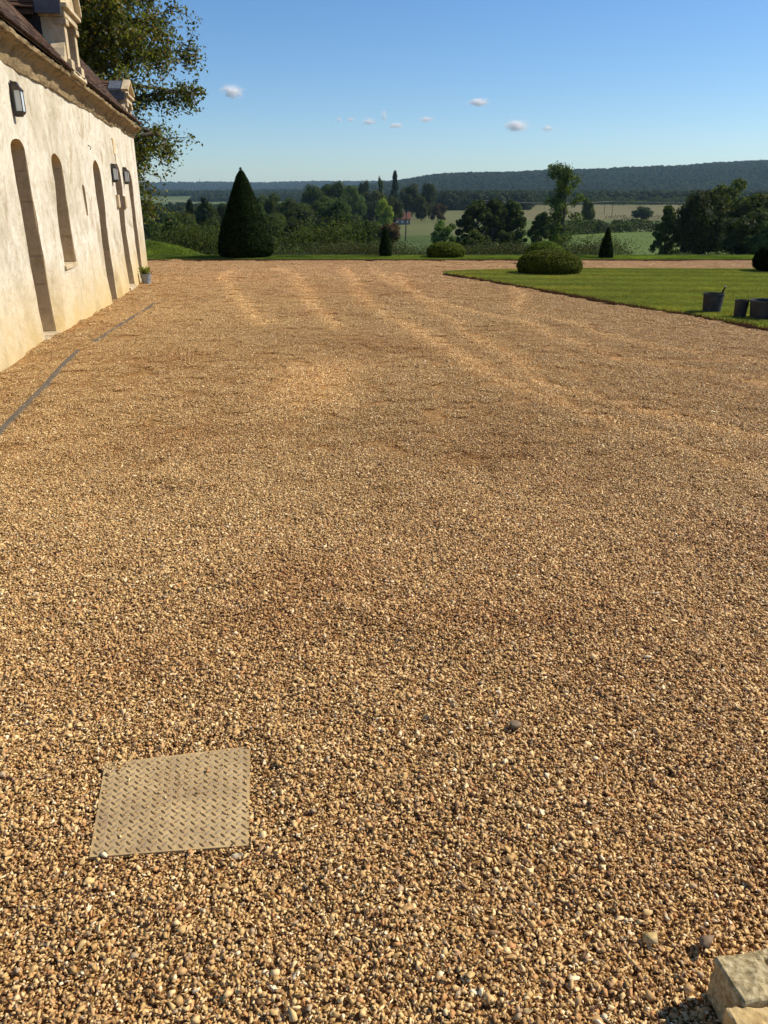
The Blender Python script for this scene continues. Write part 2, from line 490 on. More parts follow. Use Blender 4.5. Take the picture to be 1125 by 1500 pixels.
# ---- gravel yard sheet
def yard():
    Ys = np.concatenate([np.arange(-1.0, .8, .1), np.arange(.8, 5, .018), np.arange(5, 12, .05), np.arange(12, 27.6, .12)])
    us = np.linspace(0, 1, 420)
    rows = []
    for y in Ys:
        xl = WX(y) - .02 if y < 20.1 else -14
        half = .60 * y + 1.2
        x0 = max(xl, -half) if y < 20.1 else -14
        x1 = min(half, 22)
        rows.append(np.stack([x0 + (x1 - x0) * us, np.full_like(us, y)], -1))
    A = np.array(rows)
    Z = HG(A[..., 0], A[..., 1]) - .007 - .006 * np.clip(A[..., 1] - 3.5, 0, 1)
    V = np.concatenate([A, Z[..., None]], -1).reshape(-1, 3)
    ny, nx = Z.shape
    idx = np.arange(ny * nx).reshape(ny, nx)
    F = np.stack([idx[:-1, :-1], idx[:-1, 1:], idx[1:, 1:], idx[1:, :-1]], -1).reshape(-1, 4)
    cx = V[F].mean(1)
    inside = inpoly(cx[:, 0], cx[:, 1], [(x * 1 + (.1 if x < 20 else 0), y - .0) for x, y in LAWN])
    F = F[~inside]
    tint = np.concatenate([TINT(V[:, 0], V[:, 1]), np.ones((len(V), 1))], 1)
    m, nt, b = mat('gravel bed', rough=.8, spec=.2)
    tc = N(nt, 'ShaderNodeTexCoord')
    vo = N(nt, 'ShaderNodeTexVoronoi', i_Scale=85)
    nt.links.new(tc.outputs['Object'], vo.inputs['Vector'])
    sep = N(nt, 'ShaderNodeSeparateColor'); nt.links.new(vo.outputs['Color'], sep.inputs[0])
    c = ramp(nt, sep.outputs[0], stone_palette(), 'CONSTANT')
    c = mixc(nt, 1.0, c, (.50, .42, .33), 'MULTIPLY')  # darkens the bed: deep shade between the stones is in its colour
    c = mixc(nt, 1.0, c, attr(nt, 'tint').outputs['Color'], 'MULTIPLY')
    nt.links.new(c, b.inputs['Base Color'])
    bump(nt, b, vo.outputs['Distance'], -.8, .006)
    me = np_mesh('gravel_yard', V, F, m, True, {'tint': ('FLOAT_COLOR', tint)})
    o = link('gravel_yard', me); tag(o, kind='structure')
    # coarse apron for the parts of the yard outside the view
    mb = MB()
    q = [(x, y) for x, y in ((-30, -25), (30, -25), (30, -1.0), (-30, -1.0))]
    n = 12
    mb.add([(-30 + 60 * i / n, y, -.012) for y in (-25, -1.0) for i in range(n + 1)], [(i, i + 1, n + 2 + i, n + 1 + i) for i in range(n)])
    o2 = mb.obj('gravel_apron', m); tag(o2, kind='structure')
yard()

# ---- stone variants
def proto_collection(name, meshes):
    c = bpy.data.collections.new(name)
    for i, me in enumerate(meshes):
        o = bpy.data.objects.new('%s_%02d' % (name, i), me)
        c.objects.link(o)
    return c

def ico(sub):
    bm = bmesh.new(); bmesh.ops.create_icosphere(bm, subdivisions=sub, radius=.5)
    V = np.array([v.co[:] for v in bm.verts]); F = np.array([[v.index for v in f.verts] for f in bm.faces]); bm.free()
    return V, F
ICO1, ICOF1 = ico(1)
ICO2, ICOF2 = ico(2)

def stone_verts(rng, base):
    V = base.copy()
    # cut with random planes for angular facets
    for _ in range(rng.integers(6, 9)):
        n = rng.normal(size=3); n /= np.linalg.norm(n)
        d = rng.uniform(.10, .30)
        k = V @ n
        over = np.maximum(k - d, 0)
        V = V - over[:, None] * n
    V = V / (np.abs(V).max() * 2.0) * 1.0
    V = V * (1 + .02 * rng.normal(size=(len(V), 1)))
    V = V * np.array([rng.uniform(1.1, 1.9), rng.uniform(.85, 1.3), rng.uniform(.5, 1.0)])
    return V

def shard(rng):
    """angular chip: convex hull of a few points"""
    bm = bmesh.new()
    k = rng.integers(7, 13)
    p = rng.normal(size=(k, 3)); p /= np.linalg.norm(p, axis=1)[:, None]
    p = p * rng.uniform(.38, .55, (k, 1)) * np.array([rng.uniform(1.05, 1.75), rng.uniform(.8, 1.2), rng.uniform(.4, .85)])
    for q in p: bm.verts.new(q)
    r = bmesh.ops.convex_hull(bm, input=bm.verts)
    loose = [v for v in bm.verts if not v.link_faces]
    if loose: bmesh.ops.delete(bm, geom=loose, context='VERTS')
    bmesh.ops.triangulate(bm, faces=bm.faces)
    bm.verts.index_update()
    V = np.array([v.co[:] for v in bm.verts]); F = np.array([[v.index for v in f.verts] for f in bm.faces]); bm.free()
    return V, F

def instancer(name, P, rot, scl, vi, tint, coll, kind='stuff', label=None):
    me = np_mesh(name, P, np.zeros((0, 3), int) if False else [], None, False,
                 {'rot': ('FLOAT_VECTOR', rot), 'scl': ('FLOAT', scl.astype(np.float32)), 'vi': ('INT', vi.astype(np.int32)),
                  'tint': ('FLOAT_COLOR', np.concatenate([tint, np.ones((len(P), 1))], 1))})
    o = link(name, me)
    g = bpy.data.node_groups.new(name + ' scatter', 'GeometryNodeTree')
    g.interface.new_socket('Geometry', in_out='INPUT', socket_type='NodeSocketGeometry')
    g.interface.new_socket('Geometry', in_out='OUTPUT', socket_type='NodeSocketGeometry')
    gi = g.nodes.new('NodeGroupInput'); go = g.nodes.new('NodeGroupOutput')
    ip = g.nodes.new('GeometryNodeInstanceOnPoints')
    ci = g.nodes.new('GeometryNodeCollectionInfo')
    ci.inputs['Collection'].default_value = coll
    ci.inputs['Separate Children'].default_value = True
    ci.inputs['Reset Children'].default_value = True
    def na(nm, tp):
        n = g.nodes.new('GeometryNodeInputNamedAttribute'); n.data_type = tp; n.inputs['Name'].default_value = nm
        return n.outputs[0]
    g.links.new(gi.outputs[0], ip.inputs['Points'])
    g.links.new(ci.outputs[0], ip.inputs['Instance'])
    ip.inputs['Pick Instance'].default_value = True
    g.links.new(na('vi', 'INT'), ip.inputs['Instance Index'])
    er = g.nodes.new('FunctionNodeEulerToRotation')
    g.links.new(na('rot', 'FLOAT_VECTOR'), er.inputs[0])
    g.links.new(er.outputs[0], ip.inputs['Rotation'])
    g.links.new(na('scl', 'FLOAT'), ip.inputs['Scale'])
    g.links.new(ip.outputs[0], go.inputs[0])
    md = o.modifiers.new('scatter', 'NODES'); md.node_group = g
    tag(o, label, kind=kind)
    return o

RNG = np.random.default_rng(7)
NEAR_Y = 4.8
def gravel():
    # single stones near the camera
    protos = []
    for i in range(14):
        V, FF_ = (stone_verts(RNG, ICO2), ICOF2) if i < 2 else shard(RNG)
        protos.append(np_mesh('stone', V, FF_, M['gravel'], False, {'rnd': ('FLOAT', np.full(len(V), RNG.random()))}))
    cs = proto_collection('gravel_stone', protos)
    dens = 28000
    y0, y1 = .75, NEAR_Y
    n = int(dens * (y1 - y0) * (1.06 * (y0 + y1) / 2 + 1.0))
    # sample the wedge
    Y = np.sqrt(RNG.uniform(0, 1, n) * ((y1 + .5) ** 2 - (y0 + .3) ** 2) + (y0 + .3) ** 2) - .4
    X = RNG.uniform(-1, 1, n) * (.56 * Y + .35)
    ok = (Y > y0) & (X > WX(Y) + .01) & (RNG.random(len(Y)) > np.clip((Y - 3.7) / 1.1, 0, 1))
    X, Y = X[ok], Y[ok]
    # keep the plate mostly clear: fully inside -> out, save some spill at its far left corner
    c = np.array(PLATE).mean(0)
    shr = [((x - c[0]) * .965 + c[0], (y - c[1]) * .965 + c[1]) for x, y in PLATE]
    inside = inpoly(X, Y, shr)
    spill = (np.hypot((X + .85), (Y - 1.89)) < .03 + .05 * RNG.random(len(X))) | ((Y > 1.875 + .17 * (X + .85)) & (RNG.random(len(X)) < .22))
    few = RNG.random(len(X)) < .006
    keep = ~inside | spill | few
    X, Y = X[keep], Y[keep]; inside = inside[keep]
    size = np.clip(RNG.lognormal(math.log(.0086), .34, len(X)), .0045, .024)
    size = np.where(inside, size * .8, size)
    big = RNG.random(len(X)) < .006
    size = np.where(big, size * 1.4, size)
    Z = HG(X, Y) + RNG.uniform(-.005, .0035, len(X)) + size * .10
    Z = np.where(inside, .006 + size * .25, Z)
    rot = np.stack([RNG.normal(0, .42, len(X)), RNG.normal(0, .42, len(X)), RNG.uniform(0, 6.28, len(X))], -1)
    # fine grit lying on the cover
    gx = np.concatenate([RNG.normal(-.60, .07, 420), RNG.uniform(-.85, -.36, 500)]); gy = np.concatenate([RNG.normal(1.80, .05, 420), RNG.uniform(1.53, 1.95, 500)])
    gk = inpoly(gx, gy, shr); gx, gy = gx[gk], gy[gk]; gs = RNG.uniform(.0015, .0042, len(gx))
    X = np.concatenate([X, gx]); Y = np.concatenate([Y, gy]); size = np.concatenate([size, gs]); Z = np.concatenate([Z, .006 + gs * .3])
    rot = np.concatenate([rot, RNG.uniform(0, 6, (len(gx), 3))])
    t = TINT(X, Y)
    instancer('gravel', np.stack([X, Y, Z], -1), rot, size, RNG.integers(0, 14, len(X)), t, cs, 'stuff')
    # patches of stones further away
    pat = []
    for i in range(12):
        vv, ff, rr = [], [], []
        b = 0
        k = 180
        r = .105 * np.sqrt(RNG.random(k)); a = RNG.uniform(0, 6.28, k)
        for j in range(k):
            V, F_ = shard(RNG); V = V * np.clip(RNG.lognormal(math.log(.0086), .3), .006, .022)
            e = Euler((RNG.normal(0, .38), RNG.normal(0, .38), RNG.uniform(0, 6.28))).to_matrix()
            V = V @ np.array(e).T + np.array([r[j] * cos(a[j]), r[j] * sin(a[j]), RNG.uniform(-.003, .004)])
            vv.append(V); ff.append(F_ + b); b += len(V); rr += [RNG.random()] * len(V)
        pat.append(np_mesh('patch', np.concatenate(vv), np.concatenate(ff), M['gravel'], False, {'rnd': ('FLOAT', np.array(rr))}))
    cp = proto_collection('gravel_patch', pat)
    XS, YS = [], []
    for (ya, yb, dn) in ((3.6, 11, 95), (11, 18, 62), (18, 27.4, 40)):
        area_n = int(dn * (yb - ya) * (2 * (.58 * (ya + yb) / 2 + 1.2)))
        Y = RNG.uniform(ya, yb, area_n)
        X = RNG.uniform(-1, 1, area_n) * (.58 * Y + 1.2)
        XS.append(X); YS.append(Y)
    X = np.concatenate(XS); Y = np.concatenate(YS)
    ok = ((X > WX(Y) + .05) | (Y > 20.25)) & (RNG.random(len(X)) < np.clip((Y - 3.55) / .8, 0, 1))
    lw = inpoly(X, Y, LAWN)
    near_edge = polydist(X, Y, LAWN + LAWN[:1]) < .10
    ok &= ~lw & ~near_edge
    X, Y = X[ok], Y[ok]
    e = .05
    Z = HG(X, Y)
    sx = (HG(X + e, Y) - Z) / e; sy = (HG(X, Y + e) - Z) / e
    rot = np.stack([np.arctan(sy), -np.arctan(sx), np.zeros(len(X))], -1)
    # random spin applied about the local vertical (slopes are slight)
    rot[:, 2] = RNG.uniform(0, 6.28, len(X)); rot[:, :2] *= .0
    rot[:, 0] = RNG.normal(0, .03, len(X)); rot[:, 1] = RNG.normal(0, .03, len(X))
    scl = np.where(Y > 18, 1.5, np.where(Y > 11, 1.2, 1.0)) * RNG.uniform(.9, 1.1, len(X))
    instancer('distant_gravel', np.stack([X, Y, Z + .001], -1), rot, scl, RNG.integers(0, 12, len(X)), TINT(X, Y), cp, 'stuff')
gravel()

# ------------------------------------------------------------------ lawn, strips
def grass():
    m, nt, b = mat('lawn soil', rough=.95, spec=.1)
    f = noise(nt, 5, 6, .7)
    nt.links.new(ramp(nt, f, [(.3, (.085, .105, .028)), (.7, (.17, .20, .055))]), b.inputs['Base Color'])
    # lawn sheet
    poly = [Vector((x, y)) for x, y in LAWN]
    pts = list(poly); ne = len(poly)
    for y in np.arange(3.5, 23, .5):
        for x in np.arange(1.5, 24, .6):
            if inpoly(np.array([x]), np.array([y]), LAWN)[0] and polydist(np.array([x]), np.array([y]), LAWN + LAWN[:1])[0] > .15:
                pts.append(Vector((x, y)))
    r = delaunay_2d_cdt(pts, [(i, (i + 1) % ne) for i in range(ne)], [], 1, 1e-5)
    V = np.array([(p.x, p.y, float(G(p.y)) + .035) for p in r[0]])
    me = np_mesh('lawn', V, [f for f in r[2]], m, True)
    tag(link('lawn', me), kind='structure')
    # tufts
    pr = []
    for i in range(8):
        vv, ff, rr = [], [], []
        for j in range(34):
            r0 = .06 * sqrt(RNG.random()); a = RNG.uniform(0, 6.28); h = RNG.uniform(.018, .038); wd = .0035
            bx, by = r0 * cos(a), r0 * sin(a); t = RNG.uniform(0, 6.28); l = RNG.uniform(.2, .9) * h
            dx, dy = cos(t), sin(t)
            b = len(vv)
            vv += [(bx - dy * wd, by + dx * wd, -.005), (bx + dy * wd, by - dx * wd, -.005), (bx + dx * l * .4 , by + dy * l * .4, h * .7), (bx + dx * l, by + dy * l, h)]
            ff += [(b, b + 1, b + 2), (b, b + 2, b + 3)]
            rr += [RNG.random()] * 4
        pr.append(np_mesh('tuft', vv, np.array(ff), M['grassb'], False, {'rnd': ('FLOAT', np.array(rr))}))
    cg = proto_collection('grass_tuft', pr)
    n = 150000
    Y = 7 + 16.4 * RNG.random(n) ; X = RNG.uniform(1.3, 15, n)
    ok = inpoly(X, Y, LAWN) & (X < .56 * Y + 1.5)
    X, Y = X[ok], Y[ok]
    stripe = np.clip(np.sin((X * .10 + Y + .25 * fbm(X * .5, Y * .5, 71)) * 5.2) * .5 + .5 + .5 * (fbm(X * .8, Y * 2.5, 72) - .5), 0, 1)
    pr_n = fbm(X * .7, Y * .7, 17)
    dry = np.clip((fbm(X * 1.5, Y * 1.5, 19) - .55) * 3, 0, 1)
    tint = np.stack([.85 + .3 * pr_n + .35 * dry, .85 + .25 * pr_n + .1 * dry, .85 + .2 * pr_n], -1) * (.84 + .24 * stripe)[:, None]
    o = instancer('lawn_grass', np.stack([X, Y, G(Y) + .035], -1), np.stack([np.zeros(len(X)), np.zeros(len(X)), RNG.uniform(0, 6.28, len(X))], -1),
                  RNG.uniform(.8, 1.25, len(X)), RNG.integers(0, 8, len(X)), tint, cg)
    # grass strip along the terrace edge
    ms = MB()
    ys = [27.45, 27.9, 28.4, 28.9, 29.25]
    xs_ = np.linspace(-9, 22, 40)
    ms.add([(x, y, -.345) for y in ys for x in xs_], [(j * 40 + i, j * 40 + i + 1, j * 40 + 41 + i, j * 40 + 40 + i) for j in range(4) for i in range(39)])
    st = ms.obj('grass_verge', m); tag(st, kind='structure')
    n = 30000
    X = RNG.uniform(-9, 16, n); Y = RNG.uniform(27.45, 29.2, n)
    Zs = np.full(n, -.34)
    n2 = 52000
    X2 = RNG.uniform(-20, -3, n2); Y2 = RNG.uniform(29.5, 44, n2)
    X = np.concatenate([X, X2]); Y = np.concatenate([Y, Y2]); Zs = np.concatenate([Zs, T(X2, Y2)])
    s = np.concatenate([RNG.uniform(.9, 1.5, n), RNG.uniform(2.2, 4.5, n2)])
    nn = fbm(X * .6, Y * .6, 23)
    nn = nn + .5 * (fbm(X * 3, Y * 3, 29) - .5)
    tint = np.stack([.15 + 1.0 * nn, .30 + 1.0 * nn, .2 + .7 * nn], -1)
    instancer('rough_grass', np.stack([X, Y, Zs], -1), np.stack([np.zeros(len(X)), np.zeros(len(X)), RNG.uniform(0, 6.28, len(X))], -1), s, RNG.integers(0, 8, len(X)), tint, cg)
grass()

def strip_along(name, pts, thick, h0, h1, m, zf):
    """thin upright edging following a polyline"""
    mb = MB()
    P = []
    for (x0, y0), (x1, y1) in zip(pts[:-1], pts[1:]):
        k = max(1, int(math.hypot(x1 - x0, y1 - y0) / .25))
        for i in range(k): P.append((x0 + (x1 - x0) * i / k, y0 + (y1 - y0) * i / k))
    P.append(pts[-1])
    rnd = random.Random(3)
    vs_ = []
    for i, (x, y) in enumerate(P):
        a = P[max(i - 1, 0)]; b = P[min(i + 1, len(P) - 1)]
        dx, dy = b[0] - a[0], b[1] - a[1]; l = math.hypot(dx, dy); nx, ny = -dy / l, dx / l
        j = rnd.uniform(-.004, .004)
        z = zf(x, y)
        for s_, zz in ((-1, h0), (1, h0), (1, h1 + j), (-1, h1 + j)):
            vs_.append((x + nx * s_ * thick / 2, y + ny * s_ * thick / 2, z + zz))
    n = len(P)
    fs = [(i * 4 + k, i * 4 + (k + 1) % 4, (i + 1) * 4 + (k + 1) % 4, (i + 1) * 4 + k) for i in range(n - 1) for k in range(4)]
    fs += [(0, 1, 2, 3), tuple((n - 1) * 4 + k for k in (3, 2, 1, 0))]
    mb.add(vs_, fs)
    return mb.obj(name, m)

M['rust'] = speckled('rusty steel', (.10, .045, .022), (.22, .11, .06), 20, .8)
M['darkwood'] = speckled('dark timber', (.02, .017, .013), (.06, .05, .035), 12)
e1 = strip_along('lawn_edging', LAWN[0:11], .02, -.05, .045, M['rust'], lambda x, y: float(G(y)))
tag(e1, 'thin rusty steel edging between the gravel and the near side of the lawn', 'lawn edging')
e2 = strip_along('lawn_edging', LAWN[12:] + LAWN[:1], .02, -.05, .045, M['rust'], lambda x, y: float(G(y)))
tag(e2, 'thin steel edging along the far side of the lawn', 'lawn edging')
e3 = strip_along('terrace_edging', [(-9, 27.42), (2, 27.4), (22, 27.42)], .04, -.1, .045, M['rust'], lambda x, y: -.37)
tag(e3, 'low dark edging board where the gravel yard ends at the grass verge', 'edging')
e4 = strip_along('kerb_board', [(-8.5, 29.3), (2, 29.3), (14, 29.3)], .10, -.6, .05, M['darkwood'], lambda x, y: -.35)
tag(e4, 'long dark board holding the outer lip of the grass verge', 'board')

# ------------------------------------------------------------------ building
def plaster_mat():
    m, nt, b = mat('lime plaster', rough=.92, spec=.12)
    geo = N(nt, 'ShaderNodeNewGeometry')
    sep = N(nt, 'ShaderNodeSeparateXYZ'); nt.links.new(geo.outputs['Position'], sep.inputs[0])
    n1 = noise(nt, 1.3, 8, .70, dist=.8)
    n2 = noise(nt, 5.5, 8, .74)
    c = ramp(nt, n1, [(.30, (.38, .32, .22)), (.40, (.55, .48, .36)), (.47, (.69, .65, .54)), (.53, (.60, .54, .42)), (.60, (.71, .68, .58)), (.70, (.47, .41, .32))])
    # vertical weather streaks
    mp = N(nt, 'ShaderNodeMapping'); mp.inputs['Scale'].default_value = (3.2, 3.2, .7)
    nt.links.new(geo.outputs['Position'], mp.inputs[0])
    n3 = noise(nt, 1.0, 5, .6, vec=mp.outputs[0])
    c = mixc(nt, .45, c, ramp(nt, n3, [(.35, (.78, .74, .68)), (.52, (1.02, 1.01, 1.0)), (.7, (1.12, 1.13, 1.16))]), 'MULTIPLY')
    c = mixc(nt, .9, c, ramp(nt, n2, [(.32, (.74, .69, .60)), (.46, (.98, .96, .93)), (.62, (1.08, 1.08, 1.08))]), 'MULTIPLY')
    # ochre damp at the foot, ragged
    hz = math_(nt, 'ADD', sep.outputs[2], math_(nt, 'MULTIPLY', n1, -1.5))
    k = math_(nt, 'MULTIPLY_ADD', hz, -1.05, .12, clamp=True)
    c = mixc(nt, math_(nt, 'MULTIPLY', k, .85), c, (.60, .43, .17))
    n5 = noise(nt, .55, 5, .6, dist=.4)
    c = mixc(nt, .85, c, ramp(nt, n5, [(.36, (.72, .67, .58)), (.50, (1.0, .99, .97)), (.62, (1.04, 1.04, 1.05))]), 'MULTIPLY')
    # a few small dark chips
    n4 = noise(nt, 9, 2, .5)
    chip = ramp(nt, n4, [(.74, (0, 0, 0)), (.80, (1, 1, 1))])
    c = mixc(nt, chip, c, (.36, .23, .12))
    nt.links.new(c, b.inputs['Base Color'])
    hh = math_(nt, 'ADD', math_(nt, 'MULTIPLY', n2, 1.0), math_(nt, 'MULTIPLY', noise(nt, 26, 6, .7), .35))
    bump(nt, b, hh, .55, .03)
    return m
M['plaster'] = plaster_mat()
M['stone'] = speckled('limestone', (.36, .27, .15), (.58, .46, .29), 4.5, .9, .5, .01, .15, (.66, .56, .39))
M['stone_dark'] = speckled('weathered jamb stone', (.52, .39, .20), (.72, .56, .33), 5, .9, .7, .012, .12, (.46, .33, .16))
M['cornice'] = speckled('weathered cornice stone with painted shade', (.13, .085, .04), (.34, .25, .135), 3.0, .9, 1.0, .04, .08, (.20, .15, .085))  # darker, browner than the limestone: shade under the eaves put into its colour
M['lead'] = speckled('lead sheet', (.07, .075, .08), (.14, .15, .16), 6, .5, .3, .004, .5)
M['slate'] = speckled('cheek slates', (.018, .016, .016), (.045, .04, .038), 10, .7)
M['tile'] = None
def tile_mat():
    m, nt, b = mat('clay roof tile', rough=.85, spec=.2)
    oi = N(nt, 'ShaderNodeObjectInfo')
    a = attr(nt, 'rnd')
    s = math_(nt, 'FRACT', math_(nt, 'ADD', a.outputs['Fac'], oi.outputs['Random']))
    c = ramp(nt, s, [(0, (.040, .024, .017)), (.3, (.085, .042, .026)), (.6, (.13, .066, .040)), (.8, (.065, .048, .036)), (1, (.20, .13, .085))])
    f = noise(nt, 14, 5, .7)
    c = mixc(nt, .7, c, ramp(nt, f, [(.35, (.55, .55, .52)), (.65, (1.25, 1.2, 1.1))]), 'MULTIPLY')
    nt.links.new(c, b.inputs['Base Color']); bump(nt, b, f, .5, .006)
    return m
M['tile'] = tile_mat()
M['wood'] = speckled('old oak door', (.055, .035, .02), (.12, .08, .05), 8, .8)
M['iron'] = speckled('dark bronze lamp metal', (.022, .016, .012), (.055, .042, .032), 30, .45, .2, .002, .5)
m_, nt_, b_ = mat('lamp glass', (.62, .66, .68), .25, .5); M['lampglass'] = m_

Y0, Y1 = 3.0, 19.85
BL = (Y1 - Y0) / WU.y                         # facade length
def W3(s, z, out=0.0):
    """facade coords: s metres along from Y0, z up, out = outwards"""
    p = Vector((WX(Y0), Y0, 0)) + WU * s + WN * out
    # the old eaves sag towards the far end
    k = min(1.0, max(0.0, (z - 2.80) / .2))
    return Vector((p.x, p.y, z + k * .145 * min(1.7, (BL - s) / 11.2)))
def S(Y): return (Y - Y0) / WU.y

bld = empty('stone_outbuilding', W3(0, 0))
tag(bld, 'long low stone outbuilding with cream lime plaster, arched openings and tiled roof', 'building')
bld_inv = Matrix.Translation(-Vector(bld.location))
def bchild(o, parent=None):
    """parent an object built in world coordinates under the building"""
    o.parent = parent or bld
    if parent is None: o.matrix_parent_inverse = Matrix.Translation(-Vector(bld.location))
    return o

# openings: (Y near, Y far, z bottom, z spring, z apex)
OPEN = [(5.6, 6.35, .02, 2.0, 2.18), (9.27, 9.92, .03, 2.08, 2.22), (11.06, 11.75, .74, 1.98, 2.16), (13.05, 13.24, 1.34, 1.70, 1.80),
        (14.12, 14.72, -.17, 2.0, 2.20), (16.32, 17.10, -.10, 1.95, 2.24), (18.22, 18.74, -.14, 1.98, 2.16)]
rnd = random.Random(11)
def arch_outline(op, jit=.008):
    ya, yb, zb, zs, za = op
    s0, s1 = S(ya), S(yb)
    pts = []
    k = max(2, int((zs - zb) / .16))
    for i in range(k + 1): pts.append((s0, zb + (zs - zb) * i / k))
    m = 9
    for i in range(1, m):
        t = pi * i / m
        pts.append(((s0 + s1) / 2 - (s1 - s0) / 2 * cos(t), zs + (za - zs) * sin(t) ** .85))
    for i in range(k + 1): pts.append((s1, zs - (zs - zb) * i / k))
    out = [(p[0] + rnd.uniform(-jit, jit), p[1] + (rnd.uniform(-jit, jit) * .5 if 0 < i < len(pts) - 1 else 0)) for i, p in enumerate(pts)]
    return out

OUTL = [arch_outline(o) for o in OPEN]
def LUMP(x, z):
    x = np.asarray(x, dtype=np.float64); z = np.asarray(z, dtype=np.float64)
    l = (fbm(x * 1.1, z * 1.1, 91) - .5) * .055 + (fbm(x * 4.5, z * 4.5, 92) - .5) * .016
    l = l + .035 * np.exp(-np.maximum(z + .2, 0) / .35)      # foot swells a little
    return l * np.clip((BL - x) / .25, 0, 1)
def facade():
    zt = 3.12
    bot = [(s, -.45) for s in np.linspace(0, BL, 60)]
    outer = bot + [(BL, z) for z in np.linspace(-.25, zt - .1, 20)] + [(s, zt) for s in np.linspace(BL, 0, 60)] + [(0, z) for z in np.linspace(zt - .2, -.3, 16)]
    pts = [Vector(p) for p in outer]; edges = [(i, (i + 1) % len(outer)) for i in range(len(outer))]
    holes = []
    for o in OUTL:
        b = len(pts); n = len(o)
        pts += [Vector(p) for p in o]
        edges += [(b + i, b + (i + 1) % n) for i in range(n)]
    def in_hole(x, z, g=0.0):
        for (ya, yb, zb, zs, za) in OPEN:
            if S(ya) - g < x < S(yb) + g and zb - g < z < za + g: return True
        return False
    r2 = random.Random(5)
    for x in np.arange(.08, BL - .05, .11):
        for z in np.arange(-.38, zt - .05, .11):
            xx, zz = x + r2.uniform(-.03, .03), z + r2.uniform(-.03, .03)
            if not in_hole(xx, zz, .04): pts.append(Vector((xx, zz)))
    r = delaunay_2d_cdt(pts, edges, [], 1, 1e-6)
    P = np.array([(p.x, p.y) for p in r[0]])
    F = []
    for f in r[2]:
        c = P[list(f)].mean(0)
        hit = False
        for o in OUTL:
            if inpoly(np.array([c[0]]), np.array([c[1]]), o)[0]: hit = True; break
        if not hit: F.append(tuple(f))
    lump = LUMP(P[:, 0], P[:, 1])
    V = [W3(p[0], p[1], l) for p, l in zip(P, lump)]
    bm = bmesh.new()
    vv = [bm.verts.new(v) for v in V]
    for f in F:
        try: bm.faces.new([vv[i] for i in f])
        except ValueError: pass
    bm.normal_update()
    # reveal edges: extrude the hole outlines inwards
    bmesh.ops.recalc_face_normals(bm, faces=bm.faces)
    me = bpy.data.meshes.new('wall'); bm.to_mesh(me); bm.free()
    if sum((p.normal.dot(WN)) for p in me.polygons) < 0: me.flip_normals()
    me.materials.append(M['plaster'])
    me.polygons.foreach_set('use_smooth', [True] * len(me.polygons))
    o = link('wall', me); bchild(o)
    # rest of the shell: gable ends, rear wall, inner core
    D = 6.2
    mb = MB()
    zg = 3.1
    def gable(s_, t):
        a = [(0, -.45), (-D, -.45), (-D, zg), (-D / 2, zg + D / 2 * 1.11), (0, zg)]
        mb.prism(a, s_, s_ + t, lambda p, q: W3(q, p[1], p[0]))
    gable(BL - .4, .4); gable(0, .4)
    mb.prism([(-D, -.45), (-D + .4, -.45), (-D + .4, zg), (-D, zg)], .4, BL - .4, lambda p, q: W3(q, p[1], p[0]))
    mb.prism([(-.42, -.45), (-.44, -.45), (-.44, zg), (-.42, zg)], .4, BL - .4, lambda p, q: W3(q, p[1], p[0]))
    g = mb.obj('wall', M['plaster']); bchild(g)
facade()

